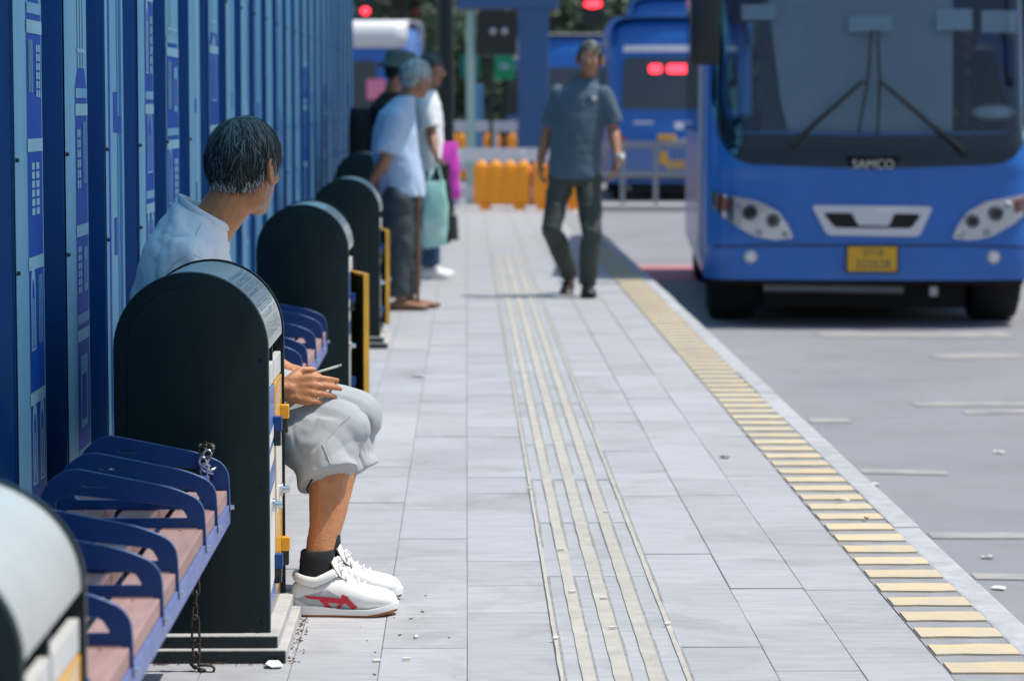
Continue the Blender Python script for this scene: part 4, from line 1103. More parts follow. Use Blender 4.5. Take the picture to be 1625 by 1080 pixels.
def head_prims(bm, C, F, Rr, U, k=1.0):
    A = (F, Rr, U); C = V(C); at = lambda f, r, u: C + (F * f + Rr * r + U * u) * k
    ell(bm, at(-.008, 0, .022), (.096 * k, .075 * k, .090 * k), A, 24, 16)
    ell(bm, at(.022, 0, -.035), (.068 * k, .060 * k, .080 * k), A, 20, 14)
    ell(bm, at(.052, 0, -.092), (.036 * k, .036 * k, .026 * k), A)
    ell(bm, at(.015, 0, -.080), (.055 * k, .055 * k, .035 * k), A)
    cap(bm, at(.086, 0, .012), .009 * k, at(.104, 0, -.026), .0135 * k, 10)
    for s in (-1, 1):
        cap(bm, at(.094, s * .009, -.030), .009 * k, at(.088, s * .012, -.031), .008 * k, 8)
        cap(bm, at(.082, s * .012, .030), .011 * k, at(.070, s * .045, .028), .010 * k, 8)
        ell(bm, at(.062, s * .036, -.025), (.022 * k, .02 * k, .018 * k), A)
        e = at(-.008, s * .077, -.018)
        ea = ((F * .96 - Rr * s * .28).normalized(), (Rr * s * .96 + F * .28).normalized(), (U * .97 - F * .2).normalized())
        ell(bm, e + ea[1] * .005 * k, (.021 * k, .008 * k, .035 * k), ea, 16, 10)
        for i in range(9):                                     # rim of the ear
            a0, a1 = R(-60 + 34 * i), R(-60 + 34 * (i + 1))
            if i < 7: cap(bm, e + (ea[0] * -math.cos(a0 - .5) * .020 + ea[2] * math.sin(a0 - .5) * .033 + ea[1] * .012) * k, .0042 * k, e + (ea[0] * -math.cos(a1 - .5) * .020 + ea[2] * math.sin(a1 - .5) * .033 + ea[1] * .012) * k, .0042 * k, 6, 2)
    cap(bm, at(.083, -.018, -.062), .0075 * k, at(.083, .018, -.062), .0075 * k, 8)
    cap(bm, at(.081, -.015, -.072), .0078 * k, at(.081, .015, -.072), .0078 * k, 8)
def eyes(parent, C, F, Rr, U, k=1.0):
    for s in (-1, 1):
        c = V(C) + (F * .0745 + Rr * s * .031 + U * .008) * k
        bm = BM(); ell(bm, c, (.0125 * k,) * 3); e = obj('eye', bm, 'eye', parent, 180)
        bm = BM(); ell(bm, c + F * .0088 * k, (.0052 * k, .0062 * k, .0062 * k), (F, Rr, U)); obj('iris', bm, 'iris', e, 180)
        bm = BM(); p = [V(C) + (F * (.091 - .10 * abs(q) ** 2) + Rr * s * (.03 + q * .022 * 1) + U * (.036 - .004 * abs(q) * 4)) * k for q in (-1 * .8, -.3, .3, .9)]
        p = [V(C) + (F * f + Rr * s * r_ + U * u) * k for f, r_, u in ((.091, .013, .034), (.090, .025, .038), (.083, .038, .038), (.074, .048, .033))]
        tube(bm, p, [.003 * k, .004 * k, .0035 * k, .002 * k], 6); obj('eyebrow', bm, 'hairdark', parent, 180)
def hairline(f):
    pts = ((-1, -.68), (-.45, -.70), (-.22, -.40), (-.08, -.10), (.08, .0), (.22, -.28), (.34, -.22), (.42, .22), (.75, .50), (1, .55)); 
    for (a, b), (c, d) in zip(pts, pts[1:]):
        if f <= c: return b + (d - b) * (f - a) / (c - a)
    return .55
def hair(parent, C, F, Rr, U, k=1.0, n=1500, width=.003, mats=('hairdark', 'hairgrey', 'hairwhite'), grey=.25, white=.5, rad=(.106, .089, .110), length=(.03, .055), crown=(-.40, -.05, .9), seed=1, cut=0.0):
    rr = random.Random(seed); C = V(C) + (U * .012 - F * .008) * k; rf, rr_, ru = [q * k for q in rad]
    bm = BM(); m_, n_ = 30, 44; vs = []
    pos = lambda f, r, u, sc=1.0: C + F * f * rf * sc + Rr * r * rr_ * sc + U * u * ru * sc
    for j in range(m_ + 1):
        t = math.pi * j / m_
        vs.append([bm.verts.new(pos(math.sin(t) * math.cos(2 * math.pi * i / n_), math.sin(t) * math.sin(2 * math.pi * i / n_), math.cos(t), .955 + .025 * noise.noise(V((i * .5, j * .5, seed))))) for i in range(n_)])
    for j in range(m_):
        for i in range(n_):
            t = math.pi * (j + .5) / m_; p = 2 * math.pi * (i + .5) / n_; f, u = math.sin(t) * math.cos(p), math.cos(t)
            if u > hairline(f) + cut: bm.faces.new((vs[j][i], vs[j][(i + 1) % n_], vs[j + 1][(i + 1) % n_], vs[j + 1][i]))
    bmesh.ops.delete(bm, geom=[v for v in bm.verts if not v.link_faces], context='VERTS')
    bmesh.ops.remove_doubles(bm, verts=bm.verts, dist=1e-5)
    kk = V(crown).normalized(); cnt = 0
    while cnt < n:
        d = V((rr.gauss(0, 1), rr.gauss(0, 1), rr.gauss(0, 1))).normalized(); h = d.z - hairline(d.x) - cut
        if h < -.02: continue
        cnt += 1
        tan = d - kk; tan = (tan - d * tan.dot(d)); 
        tan = (tan.normalized() if tan.length > 1e-4 else V((1, 0, 0))) + V((rr.gauss(0, .36), rr.gauss(0, .36), rr.gauss(0, .36) - .15)) + kk.cross(d) * .35
        tan = (tan - d * tan.dot(d)).normalized(); L = rr.uniform(*length) * (.35 if h < .10 else .6 if h < .22 else 1); lift = rr.uniform(.95, 1.035) + .06 * noise.noise(d * 4.5); pts = []
        for q in range(4):
            a = L / .1 * q / 3; e = (d * math.cos(a) + tan * math.sin(a)); pts.append((pos(e.x, e.y, e.z, lift + .012 * q * rr.uniform(.2, 1.2) - .012 * (q == 3)), e))
        pr_ = rr.random(); mi = 2 if (h < .16 and pr_ < white) else 1 if pr_ < grey + .75 * max(0, d.z - .25) + .22 * noise.noise(d * 5) else 0  # more grey on top: light on the crown put into strand colour
        prev = None
        for q, (p, e) in enumerate(pts):
            w = width * k * (1, 1, .8, .25)[q] * .5; t_ = (pts[min(q + 1, 3)][0] - pts[max(q - 1, 0)][0]).normalized(); nn = (F * e.x + Rr * e.y + U * e.z); s = t_.cross(nn).normalized() * w
            cur = (bm.verts.new(p - s), bm.verts.new(p + s))
            if prev: bm.faces.new((prev[0], prev[1], cur[1], cur[0])).material_index = mi
            prev = cur
    me = bpy.data.meshes.new('hair'); bm.to_mesh(me); bm.free(); return obj('hair', me, list(mats), parent, 180)
def bristles(parent, C, F, Rr, U, k, n, m, fn, length=(.006, .012), width=.0012, seed=3):
    """short beard hairs standing on the cheeks and jaw: fn -> point on the face"""
    rr = random.Random(seed); bm = BM()
    for i in range(n):
        p, nn = fn(rr); t_ = (nn * .5 - U * .8 + F * rr.gauss(.1, .3)).normalized(); L = rr.uniform(*length); s = t_.cross(nn).normalized() * width * .5
        a = [bm.verts.new(q) for q in (p - s, p + s, p + t_ * L + s * .3, p + t_ * L - s * .3)]; bm.faces.new(a)
    return obj('beard', bm, m, parent)
def shoe(parent, heel, d, L=.28, w=.098, mats=('leather', 'black', None), hgt=1.0, lift=0, pitch=0, name='shoe'):
    """heel: point on the ground at the back of the shoe, d: direction of the toe"""
    d = V((d[0], d[1], 0)).normalized(); s = V((d.y, -d.x, 0)); heel = V(heel)
    Mx = Matrix.Translation(heel) @ Matrix(((d.x, s.x, 0, 0), (d.y, s.y, 0, 0), (0, 0, 1, 0), (0, 0, 0, 1))) @ Matrix.Rotation(-pitch, 4, 'Y')
    T = (0, .03, .08, .15, .25, .36, .48, .6, .72, .82, .9, .96, 1.0)
    HW = (.42, .62, .72, .76, .74, .74, .80, .90, .98, .98, .86, .62, .30)
    TP = (.060, .080, .092, .095, .096, .098, .098, .088, .076, .068, .060, .050, .034)
    rs, so, go = [], [], []
    for t, hw, tp in zip(T, HW, TP):
        x = t * L; h_ = hw * w / 2; yc = .006 * math.sin(t * 3); z0 = .010; z1 = tp * hgt; spring = .012 * max(0, t - .72) / .28
        c = V((x, yc, (z0 + z1) / 2 + spring * .6)); pts = []
        for p in ring(V((0, 0, 0)), V((0, 1, 0)), V((0, 0, 1)), h_ * .97, (z1 - z0) / 2, 28, 2.5):
            zz = p.z / ((z1 - z0) / 2); taper = 1 - .30 * max(0, zz) ** 1.5; pts.append(Mx @ (c + V((0, p.y * taper, p.z))))
        rs.append(pts)
        fl = 1.07 if t < .9 else 1.03
        mt = .034 - .014 * min(1, t * 1.9) + .006 * max(0, t - .7)
        so.append([Mx @ (V((x - (.004 if t == 0 else 0) + (.004 if t == 1 else 0), yc, 0)) + V((0, y_ * h_ * fl, z_ + spring))) for y_, z_ in ((-1, .007), (-1.03, .013), (-1.0, mt), (-.6, mt), (.6, mt), (1.0, mt), (1.03, .013), (1, .007))])
        go.append([Mx @ (V((x, yc, 0)) + V((0, y_ * h_ * 1.0, z_ + spring))) for y_, z_ in ((-.96, .0), (-.98, .0068), (.98, .0068), (.96, .0))])
    root = bpy.data.objects.new(name, None)
    bm = BM(); loft(bm, rs); up = obj(name, bm, mats[0], parent, 60)
    bm = BM(); loft(bm, so); obj('midsole', bm, mats[1], up, 40)
    bm = BM(); loft(bm, go); obj('outsole', bm, mats[2] or mats[1], up, 40)
    bpy.data.objects.remove(root)
    return up, Mx
def settle(t):
    """the figures are drawn in street coordinates: bring their meshes into the frame of the root"""
    T = Matrix.Translation(-t.location); done = set()
    for c in t.children_recursive:
        if c.data and c.data.name not in done: c.data.transform(T); done.add(c.data.name)
def folds(amp, sc=(14, 14, 6), amp2=0, seed=0):
    def f(p):
        q = V((p.x * sc[0], p.y * sc[1], p.z * sc[2] + seed)); return amp * noise.noise(q) + amp2 * abs(noise.noise(q * 2.3))
    return f

# ---------------------------------------------------------------- the seated man
sm_ = thing('person', 'man in white shirt and grey shorts sitting on the bench, looking away', 'person', (-.70, 7.45, 0), 0)
C = P(389, 262, 7.5); F, Rr, U = axes((.54, .84, -.12))
U = (U + Rr * -.02 + F * .05).normalized(); F, Rr, U = axes(F, U)
bm = BM()
head_prims(bm, C, F, Rr, U, 1.06)
cap(bm, (-.69, 7.475, .92), .062, C + V((-.02, -.01, -.055)), .056)
cap(bm, (-.66, 7.48, .95), .050, C + F * .01 - U * .06, .046)
ell(bm, (-.735, 7.465, .82), (.08, .15, .14)); ell(bm, (-.75, 7.49, .6), (.10, .14, .14))
sR, sL = V((-.725, 7.275, .865)), V((-.715, 7.655, .872)); eR, eL = V((-.715, 7.215, .605)), V((-.64, 7.72, .615)); wR, wL = V((-.470, 7.135, .560)), V((-.485, 7.62, .560))
cap(bm, sR, .05, eR, .038); cap(bm, sL, .05, eL, .038); cap(bm, sR, .05, sL, .05)
cap(bm, eR, .040, eR.lerp(wR, .3), .042); cap(bm, eR.lerp(wR, .3), .042, wR, .026); cap(bm, eL, .040, eL.lerp(wL, .3), .042); cap(bm, eL.lerp(wL, .3), .042, wL, .026)
tipR, _ = hand_prims(bm, wR, (1, -.04, .0), (.1, .95, -.3), .98, 19, -1)
hand_prims(bm, wL, (.95, -.2, -.12), (0, -.1, -1), 1.0, 18, 1)
kR, kL = V((-.315, 7.16, .455)), V((-.292, 7.45, .455)); aR, aL = P(505, 885, 7.07), V((-.368, 7.29, .145))
for h, kn, an, q in ((V((-.70, 7.39, .51)), kR, aR, -1), (V((-.70, 7.60, .51)), kL, aL, 1)):
    cap(bm, h, .075, kn, .055); c_ = kn.lerp(an, .38) + V((-.012, 0, 0)); cap(bm, kn, .052, c_, .051); cap(bm, c_, .051, kn.lerp(an, .75), .038); cap(bm, kn.lerp(an, .75), .038, an, .034)
    cap(bm, an, .034, an + V((.01, 0, -.07)), .036)
body = remesh('body', bm, 'skin1', sm_, .0042, 4, lambda p: .0006 * noise.noise(p * 60))
eyes(body, C, F, Rr, U, 1.06)
hair(sm_, C, F, Rr, U, 1.06, 11000, .0013, grey=.13, white=.65, rad=(.104, .088, .108), length=(.03, .06), seed=4)
A = (F, Rr, U)
bvh_b = BVHTree.FromPolygons([v.co.copy() for v in body.data.vertices], [tuple(p.vertices) for p in body.data.polygons])
def jaw(rr):
    while True:
        d = V((rr.gauss(0, 1), rr.gauss(0, 1), rr.gauss(0, 1))).normalized()
        if d.x < .02 or d.z > .02 + .1 * rr.random() or (abs(d.y) < .25 and d.z > -.45) or d.z < -.93: continue
        if d.x > .55 and d.z > -.45: continue
        w = F * d.x + Rr * d.y + U * d.z; c = C + F * .012 - U * .02; h = bvh_b.ray_cast(c + w * .25, -w)
        if h[0] and (h[0] - c).length < .15: return h[0] - h[1] * .001, h[1]
bristles(sm_, C, F, Rr, U, 1, 2200, 'hairwhite', jaw, (.004, .009), .0011)
# T-shirt
bm = BM(); rs = []
for z, cx, rx, ry, cy, tl in ((.43, -.750, .125, .175, 7.49, 0), (.55, -.762, .132, .182, 7.49, 0), (.68, -.758, .128, .188, 7.48, .05), (.80, -.748, .121, .196, 7.46, .1), (.875, -.737, .108, .195, 7.458, .2), (.930, -.715, .090, .155, 7.462, .35), (.962, -.698, .076, .108, 7.47, .55), (.985, -.685, .066, .078, 7.475, .6)):
    rs.append([V((cx + rx * math.cos(a), cy + ry * math.sin(a), z - tl * rx * math.cos(a))) for a in [2 * math.pi * i / 28 for i in range(28)]])
loft(bm, rs)
for s_, e_ in ((sR, eR), (sL, eL)):
    d = (e_ - s_); m = s_ + d * .62; cap(bm, s_, .072, s_ + d * .2, .070); cone(bm, s_, .072, m, .074, 20)
    cap(bm, s_, .066, V((-.70, 7.465, .925)), .055)
def teefold(p):
    d = (p - sR); a = noise.noise(V((p.x * 26 + p.z * 9, p.y * 12, p.z * 7))); 
    b = math.sin((p.z * .6 + p.x * 1.0) * 95 + 3 * noise.noise(p * 9)) * max(0, 1 - d.length / .2)
    c = math.sin(p.x * 70 + p.y * 20 + 3 * noise.noise(p * 6)) * max(0, noise.noise(p * 5) + .3) * .005
    return .009 * a + .0028 * b + .005 * abs(noise.noise(p * 24)) + c
shirt = remesh('t_shirt', bm, 'tee', sm_, .006, 5, teefold)
bm = BM(); rs = []
for i in range(36):
    a = 2 * math.pi * i / 36; c = V((-.685 + .067 * math.cos(a), 7.475 + .079 * math.sin(a), .990 - .6 * .067 * math.cos(a))); rs.append(ring(c, V((math.cos(a), math.sin(a), 0)), V((0, 0, 1)), .005, .011, 8))
vr = [[bm.verts.new(p) for p in r] for r in rs]
for i in range(36):
    for j in range(8): bm.faces.new((vr[i][j], vr[i][(j + 1) % 8], vr[(i + 1) % 36][(j + 1) % 8], vr[(i + 1) % 36][j]))
obj('collar', bm, 'tee', shirt, 60)
bvs = BVHTree.FromPolygons([v.co.copy() for v in shirt.data.vertices], [tuple(p.vertices) for p in shirt.data.polygons])
def onto(px, py, y0, bv, off):
    p = P(px, py, y0); o = V((p.x, y0 - .6, p.z)); h = bv.ray_cast(o, V((0, 1, 0)))
    return V((h[0].x, h[0].y - off, h[0].z)) if h[0] else p
bm = BM(); tube(bm, [onto(px, py, 7.3, bvs, .0) for px, py in ((262, 452), (270, 432), (282, 415), (298, 405), (314, 403), (328, 410), (340, 424), (347, 442), (350, 460))], .0011, 6)
tube(bm, [onto(px, py, 7.3, bvs, .0) for px, py in ((314, 403), (311, 388), (309, 372), (314, 358))], .0010, 6); obj('sleeve_seam', bm, 'shoegrey', shirt, 60)
# cropped trousers
bm = BM(); ell(bm, (-.735, 7.49, .535), (.145, .195, .115))
cuR, cuL = P(521, 760, 7.10), P(558, 757, 7.43)
for h, kn, cu, r_ in ((V((-.69, 7.39, .515)), kR, cuR, .088), (V((-.69, 7.60, .515)), kL, cuL, .082)):
    cap(bm, h, .105, kn, .073); cap(bm, h + V((.05, 0, -.03)), .10, kn + V((-.07, 0, -.022)), .078)
    dn = (cu - kn); u_, v_ = frame(dn); mid = kn.lerp(cu, .55) + V((-.012, 0, 0))
    tl = V((-.02, 0, -.030))
    base = [ring(kn + V((-.02, 0, .0)), u_, v_, .076, .076, 20), ring(mid + V((-.012, 0, 0)), u_, v_, r_ - .004, r_ - .004, 20), ring(cu, u_, v_, r_ * .93, r_ * .93, 20)]
    for q in base[2]: q += V((0, 0, 1)) * (q.x - cu.x) * .62
    loft(bm, base)
    cap(bm, kn + V((-.10, 0, -.03)), .075, kn.lerp(cu, .6) + V((-.04, 0, .0)), .065)
def shfold(p):
    w = noise.noise(p * 7); u = -.45 * p.x + .9 * p.z; m = max(0, min(1, noise.noise(p * 6 + V((3, 1, 0))) * 1.8 + .5))
    run = -((1 - abs(math.sin(u * 50 + 2.2 * w))) ** 2) * .0052 * m * max(0, min(1, (p.z - .38) / .05))
    u2 = .86 * p.x + .5 * p.z; low = -((1 - abs(math.sin(u2 * 46 + 2 * noise.noise(p * 7)))) ** 2) * .0064 * max(0, min(1, (.48 - p.z) / .05)) * max(0, min(1, noise.noise(p * 5 + V((0, 4, 0))) * 1.5 + .5))
    hz = p.z - .345 - .36 * (p.x + .34); hem = .0012 * math.sin(p.x * 330 + p.y * 240) * max(0, 1 - abs(hz) / .02)
    return .003 * noise.noise(p * 9) + run + low + hem
shorts = remesh('shorts', bm, 'shorts', sm_, .0042, 14, shfold)
bv = BVHTree.FromPolygons([v.co.copy() for v in shorts.data.vertices], [tuple(p.vertices) for p in shorts.data.polygons])
def onto(px, py, y0, bv, off):
    p = P(px, py, y0); o = V((p.x, y0 - .6, p.z)); h = bv.ray_cast(o, V((0, 1, 0)))
    return V((h[0].x, h[0].y - off, h[0].z)) if h[0] else p
bm = BM(); tube(bm, [onto(px, py, 7.1, bv, .001) for px, py in ((556, 660), (540, 672), (524, 690), (513, 702))], .0017, 6)
tube(bm, [onto(px, py, 7.1, bv, .001) for px, py in ((513, 702), (520, 715), (527, 730), (532, 748))], .0017, 6); obj('pocket_seam', bm, 'shoegrey', shorts, 60)
bm = BM(); p = onto(497, 757, 7.1, bv, .003); tube(bm, [p, p + V((-.008, -.004, -.012)), p + V((-.014, -.004, -.026)), p + V((-.008, -.004, -.032))], .0025, 6); obj('drawcord', bm, 'black', shorts, 60)
# socks
for an, nm in ((aR, 0), (aL, 1)):
    bm = BM(); rs = []
    for k_, (dz, rr_) in enumerate(((.022, .0365), (.018, .0405), (-.005, .0415), (-.04, .042), (-.075, .046))):
        c = an + V((-.006 * k_ * .2, 0, dz)); rs.append(ring(c, V((1, 0, 0)), V((0, 1, 0)), rr_ + .003 + .0015 * noise.noise(V((dz * 90, nm, 0))), rr_, 20))
    loft(bm, rs); obj('sock', bm, 'sock', sm_, 60)
# running shoes
hR, hL = P(461, 978, 7.06), V((-.437, 7.275, 0)); hR.z = hL.z = 0
for heel, d, nm in ((hR, (1, .0), 0), (hL, (1, -.03), 1)):
    up, Mx = shoe(sm_, heel, d, .268, .102, ('shoewhite', 'shoewhite', 'gum'), 1.0)
    me = up.data; bv2 = BVHTree.FromPolygons([v.co.copy() for v in me.vertices], [tuple(p.vertices) for p in me.polygons])
    bm = BM(); rs = []                                           # padded collar and tongue
    for i in range(25):
        a = 2 * math.pi * i / 24; c = Mx @ V((.066 + .054 * math.cos(a), .040 * math.sin(a), .088 + .024 * max(0, math.cos(a)) + .012 * max(0, -math.cos(a)) ** 2)); rs.append(ring(c, (Mx.to_3x3() @ V((math.cos(a), math.sin(a), 0))), V((0, 0, 1)), .0075, .013, 8))
    loft(bm, rs); obj('collar', bm, 'shoewhite', up, 60)
    bm = BM(); rs = []
    for x, z, hw in ((.105, .142, .024), (.112, .128, .027), (.125, .108, .026), (.15, .090, .022), (.165, .080, .018)):
        rs.append([Mx @ V((x + o, y_ * hw, z + dz)) for y_, o, dz in ((-1, 0, -.006), (-.6, .004, .002), (0, .006, .004), (.6, .004, .002), (1, 0, -.006), (0, -.01, -.010))])
    loft(bm, rs); obj('tongue', bm, 'shoewhite', up, 60)
    bm = BM()
    for i in range(5):
        x = .122 + .016 * i; z = .112 - .0085 * i; s_ = 1 if i % 2 else -1
        tube(bm, [Mx @ V((x - .005 * s_, -.028, z - .012)), Mx @ V((x, -.012, z + .003)), Mx @ V((x, .012, z + .003)), Mx @ V((x + .006 * s_, .028, z - .012))], .0028, 6)
    for s_ in (-1, 1): tube(bm, [Mx @ V((.118, 0, .118)), Mx @ V((.125, s_ * .014, .128)), Mx @ V((.136, s_ * .022, .118)), Mx @ V((.128, s_ * .012, .112)), Mx @ V((.122, 0, .116))], .0026, 6)
    obj('laces', bm, 'shoewhite', up, 60)
    if nm == 0:
        z7 = lambda x, y: (391 + x / 3.373, 756 + y / 3.373)
        def shp(polys, m, name, off):
            bm = BM()
            for po in polys:
                patch(bm, [z7(*q) for q in po], lambda a, b: onto(a, b, 7.06, bv2, off), 4)
            return obj(name, bm, m, up)
        shp([[(300, 628), (440, 590), (520, 640), (590, 700), (480, 712), (380, 690), (260, 640)]], 'shoegrey', 'side_panel', .0012)
        shp([[(312, 620), (375, 624), (510, 634), (516, 612), (545, 622), (556, 640), (600, 682), (572, 694), (535, 660), (518, 664), (498, 714), (474, 706), (500, 662), (436, 656), (480, 704), (452, 706), (392, 642), (330, 634)]], 'red', 'side_stripe', .0024)
# thin white stick in the fingers
st = tipR + V((.012, -.004, -.006)); bm = BM(); cone(bm, st, .0032, st + V((.052, -.004, .016)), .0032, 10); cone(bm, st + V((.0525, -.004, .0163)), .0033, st + V((.060, -.004, .019)), .0026, 10, 1)
settle(sm_)
tag(obj('cigarette', bm, ['paper', 'shoegrey'], None, 40), 'thin white stick held in the fingers of the seated man', 'cigarette')

# ---------------------------------------------------------------- walking and waiting figures
def leg_cloth(bm, hip, kn, an, rh, rk, ra, hem):
    cap(bm, hip, rh, kn, rk); cap(bm, kn, rk, kn.lerp(an, .4) + V((0, .01, 0)), rk * .98); cone(bm, kn, rk * .98, hem, ra, 18)
def torso(bm, rows):
    loft(bm, [[V(c) + V((math.cos(rz), math.sin(rz), 0)) * rx * math.cos(a) + V((-math.sin(rz), math.cos(rz), 0)) * ry * math.sin(a) for a in [2 * math.pi * i / 24 for i in range(24)]] for c, rx, ry, rz in rows])
# walking man
Y = 19.0; dpx = lambda px, py, dy=0: P(px, py, Y + dy)
wm = thing('person', 'man in slate polo shirt and dark trousers walking along the platform', 'person', (dpx(915, 470).x, Y, 0))
C = dpx(936, 92, -.02); F, Rr, U = axes((-.10, -1, -.10)); U = (U + Rr * -.06).normalized(); F, Rr, U = axes(F, U)
sA, sB = dpx(888, 149, .02), dpx(959, 150, -.03); eA, eB = dpx(868, 212, .10), dpx(974, 208, -.02); wA, wB = dpx(858, 252, .05), dpx(980, 250, -.14)
hA, hB = dpx(890, 285, 0), dpx(934, 285, 0); kA, kB = dpx(875, 362, -.10), dpx(939, 372, -.14); aA, aB = dpx(904, 434, .30), dpx(931, 452, -.06)
bm = BM(); head_prims(bm, C, F, Rr, U, 1.03); neck = dpx(928, 136, .03); cap(bm, neck + V((0, .01, -.03)), .058, C + V((0, .02, -.06)), .055)
cap(bm, sA, .034, sB, .034); cap(bm, neck + V((0, 0, -.04)), .06, dpx(915, 200, .02), .10); cap(bm, dpx(915, 200, .02), .10, dpx(912, 255), .10)
for s, e, w in ((sA, eA, wA), (sB, eB, wB)):
    cap(bm, s, .040, e, .038); cap(bm, e, .041, e.lerp(w, .3), .042); cap(bm, e.lerp(w, .3), .042, w, .027)
hand_prims(bm, wA, (-.10, .05, -1), (1, 0, .1), 1.08, 22, 1); hand_prims(bm, wB, (-.05, -.10, -1), (-1, 0, .1), 1.08, 26, -1)
for h, k, a in ((hA, kA, aA), (hB, kB, aB)): cap(bm, h, .07, k, .05); cap(bm, k, .05, a, .032); cap(bm, a, .032, a + V((0, -.02, -.05)), .035)
body = remesh('body', bm, 'skin2', wm, .0052, 4); eyes(body, C, F, Rr, U, 1.03)
hair(wm, C, F, Rr, U, 1.03, 1500, .004, grey=.05, white=.0, rad=(.099, .080, .104), seed=7)
bm = BM(); cx = lambda px, py, dy=0: dpx(px, py, dy)
torso(bm, [(cx(912, 284), .175, .125, 0), (cx(911, 262), .178, .125, 0), (cx(914, 225), .172, .125, 0), (cx(919, 185), .178, .122, 0), (cx(922, 155), .175, .112, 0), (cx(925, 140, .01), .130, .092, 0), (cx(927, 131, .02), .075, .074, 0)])
for s, e in ((sA, eA), (sB, eB)): cap(bm, s, .060, s.lerp(e, .3), .062); cone(bm, s, .062, s.lerp(e, .80), .072, 18)
polo = remesh('polo_shirt', bm, 'polo', wm, .009, 4, folds(.012, (9, 9, 6), .006))
bm = BM()
for sg in (-1, 1):
    p0 = cx(927, 131, .02); rs = []
    for i in range(9):
        a = R(-90) + sg * R(8 + 150 * i / 8); c = p0 + V((.078 * math.cos(a), .076 * math.sin(a), .006 + .02 * (i / 8))); o = V((math.cos(a), math.sin(a), 0)); rs.append([c + V((0, 0, .022)), c + o * .022 + V((0, 0, -.028 - .012 * (i == 0))), c + o * .016 + V((0, 0, -.030)), c + V((0, 0, .012))])
    loft(bm, rs)
obj('collar', bm, 'polo', polo, 60)
bvp = BVHTree.FromPolygons([v.co.copy() for v in polo.data.vertices], [tuple(p.vertices) for p in polo.data.polygons])
def on_polo(a, b):
    p = P(a, b, Y); h = bvp.ray_cast(V((p.x, Y - 1, p.z)), V((0, 1, 0))); return h[0] - V((0, .003, 0)) if h[0] else p
bm = BM(); patch(bm, [(938, 152), (946, 153), (945, 161), (938, 160)], on_polo, 4); obj('chest_emblem', bm, 'shoegrey', polo)
bm = BM()
for j in range(3): p = on_polo(924, 148 + 9 * j); ell(bm, p, (.006, .003, .006))
obj('button', bm, 'shoegrey', polo)
bm = BM(); torso(bm, [(cx(912, 268), .165, .112, 0), (cx(912, 284), .170, .116, 0), (cx(912, 294), .155, .10, 0)])
for h, k, a in ((hA, kA, aA), (hB, kB, aB)): leg_cloth(bm, h, k, a, .088, .068, .060, a + V((0, 0, .0)))
remesh('trousers', bm, 'olivetr', wm, .009, 4, folds(.014, (8, 8, 11), .007))
gA = V((aA.x + .0, aA.y + .10, .035)); shoe(wm, gA, (-.10, -1), .27, .098, ('leather', 'black', None), .92, 0, R(-16)); gB = V((aB.x + .0, aB.y + .075, 0)); shoe(wm, gB, (.06, -1), .27, .098, ('leather', 'black', None), .92)
bm = BM(); c = wB + V((0, 0, .012)); loft(bm, [ring(c + V((0, 0, z)), V((1, 0, 0)), V((0, 1, 0)), .033, .033, 18) for z in (-.011, .011)]); wt = obj('watch', bm, 'galv', wm, 40)
bm = BM(); cone(bm, c + V((.026, -.02, 0)), .020, c + V((.034, -.029, 0)), .019, 16); obj('watch_face', bm, 'roofwhite', wt, 40)
settle(wm)

# stooped man in the pale blue shirt, facing the road, hands behind his back
Y = 17.8
pm = thing('person', 'stooped grey haired man in pale blue shirt with hands behind his back', 'person', (dpx(645, 485).x, Y, 0))
C = dpx(661, 124, .02); F, Rr, U = axes((.86, .48, -.22))
bm = BM(); head_prims(bm, C, F, Rr, U, 1.0); neck = dpx(643, 165, .02); cap(bm, neck, .058, C + F * -.02 - U * .05, .055)
sA, sB = dpx(628, 190, -.17), dpx(632, 185, .2); eA, eB = dpx(612, 252, -.20), dpx(610, 250, .22); wA, wB = dpx(592, 285, -.06), dpx(592, 290, .08)
cap(bm, sA, .034, sB, .034); cap(bm, neck, .06, dpx(622, 230, .02), .1); cap(bm, dpx(622, 230, .02), .1, dpx(634, 310), .11)
for s, e, w in ((sA, eA, wA), (sB, eB, wB)): cap(bm, s, .040, e, .038); cap(bm, e, .04, e.lerp(w, .3), .041); cap(bm, e.lerp(w, .3), .041, w, .026)
hand_prims(bm, wA, (-.15, .4, -.75), (-.5, .3, 0), 1.0, 26, 1); hand_prims(bm, wB, (-.2, -.4, -.7), (-.5, -.3, 0), 1.0, 30, -1)
hA, hB = dpx(632, 315, -.09), dpx(636, 315, .09); kA, kB = dpx(634, 395, -.09), dpx(648, 395, .10); aA, aB = dpx(632, 468, -.08), dpx(648, 466, .12)
for h, k, a in ((hA, kA, aA), (hB, kB, aB)): cap(bm, h, .07, k, .05); cap(bm, k, .05, a, .03); cap(bm, a, .03, a + V((.02, 0, -.045)), .03)
body = remesh('body', bm, 'skin2', pm, .006, 4); eyes(body, C, F, Rr, U)
hair(pm, C, F, Rr, U, 1.0, 1600, .004, ('hairgrey', 'hairwhite', 'hairwhite'), .45, .6, seed=8)
bm = BM()
torso(bm, [(dpx(640, 312), .135, .180, 0), (dpx(636, 280), .140, .182, 0), (dpx(628, 240), .142, .190, 0), (dpx(626, 205), .135, .20, 0), (dpx(630, 180), .118, .185, 0), (dpx(637, 162), .085, .12, 0), (dpx(643, 153), .066, .075, 0)])
for s, e in ((sA, eA), (sB, eB)): cap(bm, s, .07, s.lerp(e, .3), .07); cone(bm, s, .072, s.lerp(e, .85), .080, 18)
sh = remesh('shirt', bm, 'shirtblue', pm, .009, 4, folds(.016, (8, 8, 5), .008))
bm = BM(); torso(bm, [(dpx(636, 300), .125, .165, 0), (dpx(637, 320), .13, .17, 0), (dpx(638, 332), .12, .16, 0)])
